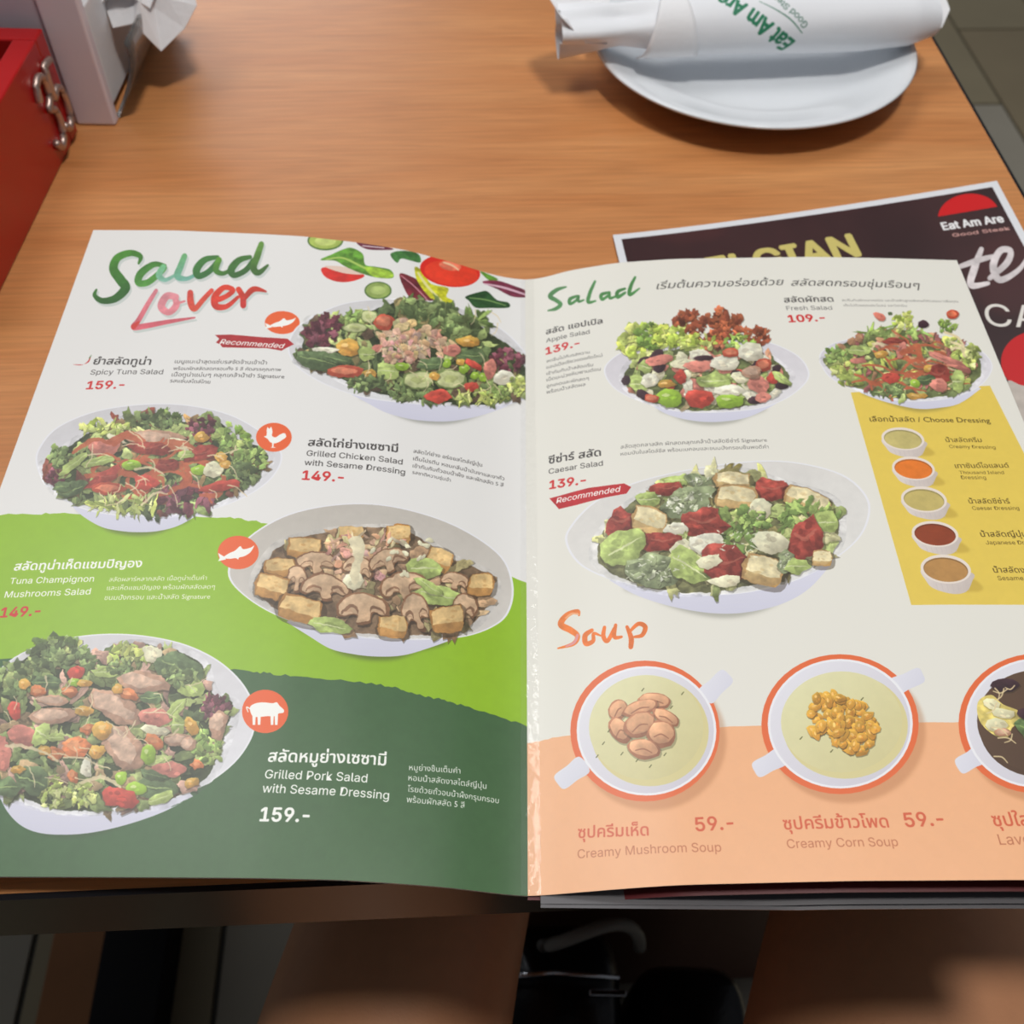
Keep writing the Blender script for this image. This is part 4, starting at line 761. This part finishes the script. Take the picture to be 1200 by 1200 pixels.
v, f = box_vf(TX1-662, TX1-600, TY0+350, TY0+410, FZ+50, -62); obj('column', tloc(v), f, M['steel_black'], table, smooth=False, bevel=3)
v, f = box_vf(TX1-190, TX1-130, TY0+300, TY0+680, FZ, FZ+50); obj('foot', tloc(v), f, M['steel_black'], table, smooth=False, bevel=3)

# ------------------------------------------------------------------ the open menu booklet
menu = empty('menu_booklet', (SX, SY, 0), 'open glossy restaurant menu showing salad and soup pages, lying at the table edge', 'menu', rz=SROT)
def leaf(side, off, a0=0.0, a1=None, b0=0.0, b1=PH, drop=0.0, thick=0.25, nb=14, na=60, floor_z=0.6):
    """one sheet of the booklet: a curved surface with a thickness; local mm around the spine's lower end"""
    a1 = AMAX[side] if a1 is None else a1; sgn = 1 if side == 'R' else -1; V, UV = [], []
    A = np.linspace(a0, a1, na+1); B = np.linspace(b0, b1, nb+1)
    for layer in (0, 1):
        for b in B:
            zz = zsurf(side, A, min(max(b, 0), PH))-off-drop*(1-b/PH)
            zz = np.maximum(zz, floor_z)
            if off: zz = np.minimum(zz, zsurf(side, A, min(max(b, 0), PH))-.35)
            zz = zz-layer*thick
            for a, z in zip(A, zz):
                V.append((sgn*a, b, float(z)))
                u = float(arc(side, a))/PW[side]; UV.append((u if side == 'R' else 1-u, b/PH))
    Fc, FM = [], []; n1 = (na+1)*(nb+1)
    for j in range(nb):
        for i in range(na):
            q = (j*(na+1)+i, j*(na+1)+i+1, (j+1)*(na+1)+i+1, (j+1)*(na+1)+i)
            if side == 'L': q = q[::-1]
            Fc.append(q); FM.append(0); Fc.append(tuple(k+n1 for k in q[::-1])); FM.append(1)
    edge = [i for i in range(na+1)]+[j*(na+1)+na for j in range(1, nb+1)]+[nb*(na+1)+i for i in range(na-1, -1, -1)]+[j*(na+1) for j in range(nb-1, 0, -1)]
    for k in range(len(edge)):
        a, b = edge[k], edge[(k+1) % len(edge)]; c_ = len(V)
        for i in (a, b, a+n1, b+n1): V.append(V[i]); UV.append(UV[i])
        q = (c_+1, c_, c_+2, c_+3)
        Fc.append(q if side == 'R' else q[::-1]); FM.append(1)
    return V, Fc, UV, FM
cvL = paint_left(); matL = print_mat('salad_page_print', cvL.a)
cvR = paint_right(); matR = print_mat('soup_page_print', cvR.a)
V, Fc, UV, FM = leaf('L', 0); o = obj('page', V, Fc, [matL, M['paper_back']], menu, uv=UV, fmat=FM); props(o, 'glossy page headed Salad Lover with four salad bowls on white and green')
V, Fc, UV, FM = leaf('R', 0); o = obj('page', V, Fc, [matR, M['paper_back']], menu, uv=UV, fmat=FM); props(o, 'cream and peach page headed Salad and Soup with yellow dressing panel')
V, Fc, UV, FM = leaf('L', .5, a1=201.5, floor_z=.35); obj('page', V, Fc, [M['paper_back'], M['paper_back']], menu, uv=UV, fmat=FM)
V, Fc, UV, FM = leaf('R', .5, a1=205.0, drop=7.0, b0=-1.0, floor_z=.35); o = obj('page', V, Fc, [M['maroon'], M['maroon']], menu, uv=UV, fmat=FM); props(o, 'maroon page edge showing below the peach page')
V, Fc, UV, FM = leaf('R', 1.6, a0=4, a1=205.6, drop=12.5, b0=-2.5, floor_z=1.7, thick=.5); o = obj('cover', V, Fc, [M['cover'], M['cover']], menu, uv=UV, fmat=FM); props(o, 'grey plastic cover edge')
V, Fc, UV, FM = leaf('R', 2.5, a0=4, a1=205.9, drop=13.0, b0=-3.6, floor_z=1.2, thick=.3); o = obj('cover', V, Fc, [M['cover'], M['cover']], menu, uv=UV, fmat=FM)
# crinkled clear film along the fold
V, Fc = [], []; rr = np.random.RandomState(3); nb = 150
AS = np.array([-2.2, -1.6, -1, -.5, 0, .8, 1.8, 3.0, 4.2])
for j in range(nb+1):
    b = 0.3+(PH-0.6)*j/nb
    for a in AS:
        side = 'R' if a >= 0 else 'L'; V.append((a, b, float(zsurf(side, abs(a), b))+0.12+float(rr.rand())*0.45*(1.6 if .45 < b/PH < .93 else .8)*(1-abs(a)/5)))
for j in range(nb):
    for i in range(len(AS)-1): Fc.append((j*9+i, j*9+i+1, (j+1)*9+i+1, (j+1)*9+i))
o = obj('spine_film', V, Fc, M['film'], menu); props(o, 'crinkled clear film over the fold')

# ------------------------------------------------------------------ laminated sheet under the menu
q = lambda px, z: hit([px], z)[0]
TLc, TRc, RRc = q((718, 277), 1.0), q((1168, 212), 14.0), q((1207, 277), 13.0)
dn = (RRc-TRc)[:2]; dn = dn/np.hypot(*dn)*300
BLc, BRc = np.array([*(TLc[:2]+dn), .8]), np.array([*(TRc[:2]+dn), 2.5])
def sheet_pt(s, t):          # s across, t down
    p = (1-t)*((1-s)*TLc+s*TRc)+t*((1-s)*BLc+s*BRc); z = (1-t)**1.6*(1.0*(1-s)+13.2*s**1.5)+.9
    return np.array([p[0], p[1], z])
SWm = 212.0
def on_sheet(px):
    px = np.asarray(px, float).reshape(-1, 2); out = []
    z = np.full(len(px), 8.0)
    for _ in range(12):
        h_ = hit(px, z)[:, :2]; e1 = (TRc-TLc)[:2]; A = np.stack([e1, dn], 1); st = np.linalg.solve(A, (h_-TLc[:2]).T).T
        s, t = np.clip(st[:, 0], 0, 1), np.clip(st[:, 1], 0, 1); z = (1-t)**1.6*(1.0*(1-s)+13.2*s**1.5)+.9
    return st*np.array([SWm, 300.0])
cvS = Canvas(SWm, 300.0, 4.0, on_sheet, (58, 34, 34))
cvS.a *= (1+0.16*noise_field(cvS.h, cvS.w, 6, 3))[..., None]
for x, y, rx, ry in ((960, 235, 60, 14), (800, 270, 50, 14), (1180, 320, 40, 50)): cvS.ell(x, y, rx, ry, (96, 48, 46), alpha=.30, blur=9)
cvS.poly([(p[0], p[1]) for p in ell_pts(1135, 253, 36, 26, -.12) if p[1] < 257-(p[0]-1100)*.17], (206, 22, 24))
for st in ([(1150, 292, 6), (1142, 314, 9), (1138, 334, 8), (1158, 332, 5)], [(1126, 312, 6), (1146, 305, 7), (1166, 300, 5)], [(1160, 326, 6), (1180, 308, 8), (1184, 294, 7), (1172, 294, 8), (1164, 312, 9), (1172, 328, 8), (1194, 316, 6), (1206, 298, 4)]): cvS.stroke(st, (214, 206, 206), tex=.1)
cvS.ell(1214, 424, 41, 36, (198, 20, 22)); cvS.spl([(1180, 450), (1200, 452), (1240, 452), (1250, 520), (1196, 520)], (196, 186, 176), tex=.05)
lay_text(cvS, 'S')
b_ = int(4.1*4); w_ = np.array((224, 226, 230), np.float32)/255
cvS.a[:b_] = w_; cvS.a[-b_:] = w_; cvS.a[:, :b_] = w_; cvS.a[:, -b_:] = w_
V, UV, Fc = [], [], []; n = 24
for l in (0, 1):
    for j in range(n+1):
        for i in range(n+1):
            p = sheet_pt(i/n, j/n); V.append((p[0], p[1], p[2]-l*.6)); UV.append((i/n, 1-j/n))
n1 = (n+1)**2; FM = []
for j in range(n):
    for i in range(n):
        g_ = (j*(n+1)+i, (j+1)*(n+1)+i, (j+1)*(n+1)+i+1, j*(n+1)+i+1); Fc.append(g_); FM.append(0); Fc.append(tuple(k+n1 for k in g_[::-1])); FM.append(1)
edge = [i for i in range(n+1)]+[j*(n+1)+n for j in range(1, n+1)]+[n*(n+1)+i for i in range(n-1, -1, -1)]+[j*(n+1) for j in range(n-1, 0, -1)]
for k in range(len(edge)):
    a, b = edge[k], edge[(k+1) % len(edge)]; c_ = len(V)
    for i in (a, b, b+n1, a+n1): V.append(V[i]); UV.append(UV[i])
    Fc.append((c_, c_+1, c_+2, c_+3)); FM.append(1)
sheet = obj('laminated_placemat', V, Fc, [print_mat('placemat_print', cvS.a, .2, coat=.6), M['paper_back']], None, uv=UV, fmat=FM)
props(sheet, 'dark brown laminated sheet with white border and red logo, partly under the menu', 'placemat')

# ------------------------------------------------------------------ plate
PC = (137.0, 608.0)
plate = empty('plate', (PC[0], PC[1], 0), 'round white porcelain plate holding the rolled paper napkin', 'plate')
prof = [(0, 3.0), (46, 3.0), (48, 0.4), (52, 0.4), (54, 3.2), (70, 7.5), (88, 14.5), (95.2, 17.2), (96, 18.2), (95.2, 19.0), (92, 18.6), (84, 15.6), (72, 11.0), (64, 8.4), (56, 6.6), (30, 5.8), (0, 5.6)]
v, f = lathe_vf([(max(r, .01), z) for r, z in prof], 128); obj('dish', v, f, M['porcelain'], plate)

# ------------------------------------------------------------------ rolled napkin with cutlery
AX0, AX1 = np.array([20.0, 583.0, 34.0]), np.array([240.0, 608.0, 33.5])
nap = empty('napkin_roll', tuple(AX0), 'white paper napkin rolled round cutlery with green printed logo, lying across the plate', 'napkin')
LEN = float(np.hypot(*(AX1-AX0)[:2])); ax = (AX1-AX0)/np.linalg.norm(AX1-AX0); sd = np.array([ax[1], -ax[0], 0]); sd /= np.hypot(*sd[:2]); upv = np.cross(sd, ax)
if upv[2] < 0: upv = -upv
def roll_r(t, th):   # radius around the roll; th from the diner's side (0) upward
    r = np.interp(t, [0, .10, .16, .22, .32, .8, .93, 1.0], [15, 14.5, 12.5, 14, 18.3, 19.0, 17.0, 11.5])
    fold = np.interp(t, [0, .14, .22, .36], [3.4, 2.6, 1.4, .25])
    return r+fold*math.sin(3*th+7*t)+fold*.6*math.sin(5*th-11*t+1)+.35*math.sin(2*th+3*t)
NT, NH = 70, 56; V, UV, Fc = [], [], []
for i in range(NT+1):
    t = i/NT
    for k in range(NH+1):
        th = 2*math.pi*k/NH-math.pi/2; r = roll_r(t, th); zsq = .86
        p = ax*(t*LEN)+sd*(r*math.cos(th))+upv*(r*zsq*math.sin(th))
        V.append(tuple(p)); UV.append((t, k/NH))
for i in range(NT):
    for k in range(NH): Fc.append((i*(NH+1)+k, i*(NH+1)+k+1, (i+1)*(NH+1)+k+1, (i+1)*(NH+1)+k))
cvN = Canvas(LEN, 110, 5, lambda p: np.asarray(p, float), (230, 232, 236))
def roll_uv(px):      # where a sight line meets the roll: mm along, mm around
    best = None
    for t in np.linspace(.3, .98, 120):
        for k in range(8, NH-18):
            th = 2*math.pi*k/NH-math.pi/2; r = roll_r(t, th); p = AX0+ax*(t*LEN)+sd*(r*math.cos(th))+upv*(r*.86*math.sin(th))
            c = p-np.array([0, 0, HC]); z = c@_F; e = (600+FOC*(c@_R2)/z-px[0])**2+(600-FOC*(c@_U2)/z-px[1])**2
            if best is None or e < best[0]: best = (e, t*LEN, (1-k/NH)*110)
    return best[1:]
a1, a2 = roll_uv((932, 47)), roll_uv((893, 16)); g1, g2 = roll_uv((948, 26)), roll_uv((922, 3))
d1 = np.array(a2)-np.array(a1); d2 = np.array(g2)-np.array(g1)
cvN.text('Eat Am Are', a1, tuple(np.array(a1)+d1*2.0), (34, 124, 88), .05, tall=1.25); cvN.text('Good Steak', g1, tuple(np.array(g1)+d2*1.7), (70, 116, 98), .015)
mid_ = (np.array(a1)+np.array(g1))/2; cvN.stroke([(*mid_, .5), (*(mid_+d1*.5+(1.5, -1)), .8), (*(mid_+d1*1.2), .4)], (60, 120, 94))
obj('paper_wrap', V, Fc, print_mat('napkin_print', cvN.a, .75), nap, uv=UV)
# twisted paper end, loose flap and the folded right end
def crumple(cx, cy, cz, pts, seed, amp, mat_, name, parent, thick=.5):
    rr = random.Random(seed); m = len(pts); V = [(cx, cy, cz)]; 
    for ringk in (0.5, 1.0):
        for x, y, z in pts: V.append((cx+(x-cx)*ringk+rr.uniform(-amp, amp), cy+(y-cy)*ringk+rr.uniform(-amp, amp), cz+(z-cz)*ringk+rr.uniform(-amp, amp)))
    Fc = [(0, 1+i, 1+(i+1) % m) for i in range(m)]+[(1+i, 1+m+i, 1+m+(i+1) % m, 1+(i+1) % m) for i in range(m)]
    o = obj(name, rel(parent, V), Fc, mat_, parent, smooth=False); s = o.modifiers.new('thickness', 'SOLIDIFY'); s.thickness = thick/1000; return o
crumple(28, 585, 37, [(10, 598, 50), (14, 584, 52), (22, 570, 46), (34, 566, 36), (46, 572, 30), (52, 586, 34), (48, 600, 46), (30, 606, 54)], 4, 1.6, M['tissue'], 'twisted_end', nap)
crumple(236, 609, 33, [(228, 596, 28), (244, 602, 30), (250, 612, 36), (246, 622, 42), (232, 624, 46), (226, 610, 50)], 9, .8, M['tissue'], 'folded_end', nap)
V, Fc = [], []
for i in range(13):       # loose diagonal flap over the roll
    t0 = .20+.05*(i/12)+.012*i/12
    for k in range(9):
        th = -.9+(i/12)*2.6; t = t0+(k/8)*(.16-.10*i/12); r = roll_r(.35, th)+1.0
        V.append(tuple(ax*(t*LEN)+sd*(r*math.cos(th))+upv*(r*.86*math.sin(th))))
for i in range(12):
    for k in range(8): Fc.append((i*9+k, i*9+k+1, (i+1)*9+k+1, (i+1)*9+k))
o = obj('paper_flap', V, Fc, M['tissue'], nap); s_ = o.modifiers.new('thickness', 'SOLIDIFY'); s_.thickness = .0006; s_.offset = 0

# ------------------------------------------------------------------ red table-number box
BX = (-360.0, -248.0, 372.0, 523.5)
rbox = empty('number_box', (-304, 448, 0), 'red lacquered open box with metal number 35, beside the napkin dispenser', 'box')
x0, x1, y0, y1 = BX; w = 12.0; H = 59.0
parts = [box_vf(x0, x1, y0, y0+w, 0, H), box_vf(x0, x1, y1-w, y1, 0, H), box_vf(x0, x0+w, y0+w, y1-w, 0, H), box_vf(x1-w, x1, y0+w, y1-w, 0, H)]
v, f = join_vf(parts); obj('body', rel(rbox, v), f, M['red'], rbox, smooth=False, bevel=1.2)
v, f = box_vf(x0+w, x1-w, y0+w, y1-w, 0, 6); obj('base', rel(rbox, v), f, M['hollow'], rbox, smooth=False)
def digit(path, name):
    V, Fc = tube_vf([(x1+1.6, y, z) for y, z in path], [(2.0, 2.0)]*len(path), 10); return obj(name, rel(rbox, V), Fc, M['metal'], rbox)
c5 = spline([(516, 46), (507.5, 46.5), (506, 36), (506.5, 30), (511, 32.5), (516, 30), (518.5, 22), (516.5, 13), (511.5, 9.5), (506.5, 14)], closed=False, n=5)
c3 = spline([(489, 38), (491.5, 45), (497, 47), (502, 43), (501.5, 34), (496.5, 29.5), (502, 26), (503.5, 18), (500.5, 10.5), (495, 8.5), (490, 14)], closed=False, n=5)
o = digit(c3, 'digit'); props(o, 'metal digit 3'); o = digit(c5, 'digit'); props(o, 'metal digit 5')

# ------------------------------------------------------------------ napkin dispenser
dsp = empty('napkin_dispenser', (-290, 590, 0), 'white plastic napkin dispenser with clear lip, behind the red box', 'dispenser')
v, f = join_vf([box_vf(-350, -250, 531, 534, 0, 150), box_vf(-350, -346, 534, 656, 0, 150), box_vf(-350, -250, 653, 656, 0, 150), box_vf(-346, -250, 534, 653, 146, 150), box_vf(-346, -250, 534, 653, 0, 4)])
obj('shell', rel(dsp, v), f, M['plastic_shade'], dsp, smooth=False, bevel=1)
v, f = join_vf([box_vf(-250, -228, 529, 536, 0, 150), box_vf(-250, -228, 651, 658, 0, 150), box_vf(-250, -228, 536, 651, 138, 150)])
obj('front_frame', rel(dsp, v), f, M['plastic'], dsp, smooth=False, bevel=1.5)
v, f = join_vf([box_vf(-246, -234, 537, 541, 0, 138)]); obj('inner_rail', rel(dsp, v), f, M['plastic_shade'], dsp, smooth=False, bevel=1)
V, Fc = [], []
for j in range(13):
    y = 537+(650-537)*j/12
    for k in range(13):
        s = k/12; V.append((-229+17*math.sin(s*math.pi*.55), y, 1+44*s))
for j in range(12):
    for k in range(12): Fc.append((j*13+k, (j+1)*13+k, (j+1)*13+k+1, j*13+k+1))
o = obj('clear_lip', rel(dsp, V), Fc, M['acrylic'], dsp); s_ = o.modifiers.new('thickness', 'SOLIDIFY'); s_.thickness = .002; s_.offset = 0
tis = empty('paper_napkin', (-215, 580, 4), 'crumpled white paper napkin hanging out of the dispenser', 'napkin')
crumple(-205, 585, 58, [(-226, 566, 40), (-214, 562, 44), (-205, 566, 28), (-192, 572, 36), (-183, 578, 46), (-184, 590, 58), (-190, 606, 70), (-210, 612, 78), (-232, 604, 70), (-238, 584, 56)], 12, 3.0, M['tissue'], 'crumpled_sheet', tis, 1.0)
crumple(-216, 590, 66, [(-236, 574, 48), (-222, 572, 56), (-206, 574, 44), (-196, 584, 60), (-196, 600, 80), (-214, 612, 90), (-238, 606, 84)], 21, 3.5, M['tissue'], 'folded_layer', tis, 1.0)
v, f = box_vf(-246, -232, 545, 645, 4.2, 60); obj('napkin_stack', rel(tis, v), f, M['tissue'], tis, smooth=False, bevel=1)

# ------------------------------------------------------------------ the diner: legs under the table
def skin_body(name, pts, edges, root, m, parent=None, lvl=2):
    me = bpy.data.meshes.new(name); me.from_pydata([W(p[:3]) for p in pts], edges, []); me.materials.append(m)
    o = bpy.data.objects.new(name, me); COL.objects.link(o)
    sk = o.modifiers.new('skin', 'SKIN'); sk.use_smooth_shade = True
    for i, p in enumerate(pts):
        d = me.skin_vertices[0].data[i]; r = p[3]/1000; d.radius = (r, r*(p[4] if len(p) > 4 else 1)); d.use_root = (i == root)
    su = o.modifiers.new('subdivision', 'SUBSURF'); su.levels = lvl; su.render_levels = lvl
    if parent is not None: o.parent = parent
    return o
SEAT = -318
P = [(20, -300, -225, 105, .8), (-70, -265, -228, 90), (-76, -120, -232, 84), (-66, 60, -240, 71), (-52, 150, -243, 66), (-16, 300, -246, 58), (4, 345, -255, 56), (0, 360, -330, 50), (4, 372, -430, 52), (8, 395, -560, 40), (10, 410, -660, 32), (10, 405, -700, 34), (14, 450, -722, 32), (22, 520, -732, 26), (26, 560, -736, 17),
     (110, -265, -228, 90), (150, -120, -228, 90), (182, 60, -232, 86), (210, 150, -238, 80), (256, 300, -246, 60), (272, 345, -255, 57), (276, 360, -330, 50), (276, 372, -430, 52), (276, 395, -560, 40), (276, 410, -660, 32), (276, 405, -700, 34), (280, 450, -722, 32), (288, 520, -732, 26), (292, 560, -736, 17),
     (20, -330, -120, 110, .75)]
E = [(0, 1)]+[(i, i+1) for i in range(1, 14)]+[(0, 15)]+[(i, i+1) for i in range(15, 28)]+[(0, 29)]
person = skin_body('person', P, E, 0, M['skin'])
props(person, 'seated person with bare thighs under the table edge, only the lap shown', 'person')
so = skin_body('shorts', [(20, -300, -222, 116, .8), (-72, -262, -226, 100), (-75, -130, -230, 93), (112, -262, -226, 100), (147, -130, -226, 98), (20, -330, -115, 118, .75)], [(0, 1), (1, 2), (0, 3), (3, 4), (0, 5)], 0, M['cloth_dark'], person); props(so, 'dark shorts')
chair = empty('dining_chair', (30, -260, FZ), 'dark wooden dining chair the person sits on', 'chair')
v, f = box_vf(-190, 250, -450, -70, SEAT-62, SEAT-22); obj('seat', rel(chair, v), f, M['chair'], chair, smooth=False, bevel=10)
for lx in (-180, 210):
    for ly in (-445, -105):
        v, f = box_vf(lx, lx+30, ly, ly+30, FZ, SEAT-62); obj('leg', rel(chair, v), f, M['chair'], chair, smooth=False, bevel=3)

# ------------------------------------------------------------------ black bag on the floor between the feet
bag = empty('handbag', (74, 175, FZ), 'black leather bag with handle and metal clasp on the floor between the legs', 'bag')
def bagbox(x0, x1, y0, y1, z0, z1, pinch=.86):
    V, Fc = [], []; n = 28; lv = 12
    cx, cy = (x0+x1)/2, (y0+y1)/2
    for j in range(lv+1):
        t = j/lv; s = (1-(2*t-1)**6*.10)*(1-(1-pinch)*t)
        if j in (0, lv): s *= .86
        for k in range(n):
            a = 2*math.pi*k/n; c_, s__ = math.cos(a), math.sin(a); e = .5
            V.append((cx+(x1-x0)/2*s*math.copysign(abs(c_)**e, c_), cy+(y1-y0)/2*s*math.copysign(abs(s__)**e, s__), z0+(z1-z0)*t))
    for j in range(lv):
        for k in range(n): Fc.append((j*n+k, j*n+(k+1) % n, (j+1)*n+(k+1) % n, (j+1)*n+k))
    Fc.append(tuple(range(n))[::-1]); Fc.append(tuple(lv*n+k for k in range(n)))
    return V, Fc
v, f = bagbox(-20, 90, 95, 235, FZ, -400); obj('body', rel(bag, v), f, M['bag'], bag)
v, f = bagbox(84, 180, 90, 215, FZ, -430); obj('side_pocket', rel(bag, v), f, M['bag'], bag)
hp = [(60+34*math.cos(a), 205+6*math.sin(a*2), -412+40*math.sin(a)) for a in np.linspace(0, math.pi, 18)]
v, f = tube_vf(hp, 4.5, 10); obj('handle', rel(bag, v), f, M['bag_trim'], bag)
v, f = tube_vf([(-10, 180, -399), (35, 184, -397), (78, 182, -399)], 1.8, 8); obj('zip', rel(bag, v), f, M['chrome'], bag)
v, f = box_vf(58, 82, 170, 174, -400, -396); obj('clasp', rel(bag, v), f, M['chrome'], bag, smooth=False, bevel=.6)
hp = [(84+i*9, 150-abs(i-5)*5, -420-3*(i-5)**2*.6) for i in range(11)]
v, f = tube_vf(hp, [(9, 3)]*11, 10); obj('strap', rel(bag, v), f, M['bag'], bag)

board = empty('wooden_board', (-400, 250, FZ), 'brown wooden board lying on the floor beside the black table foot', 'board', rz=TR_)
v, f = box_vf(-36, 44, -420, 330, 0, 18); obj('plank_body', v, f, mat('brown_board_wood', (128, 84, 48), .5, noise=.25, nscale=14), board, smooth=False, bevel=2)
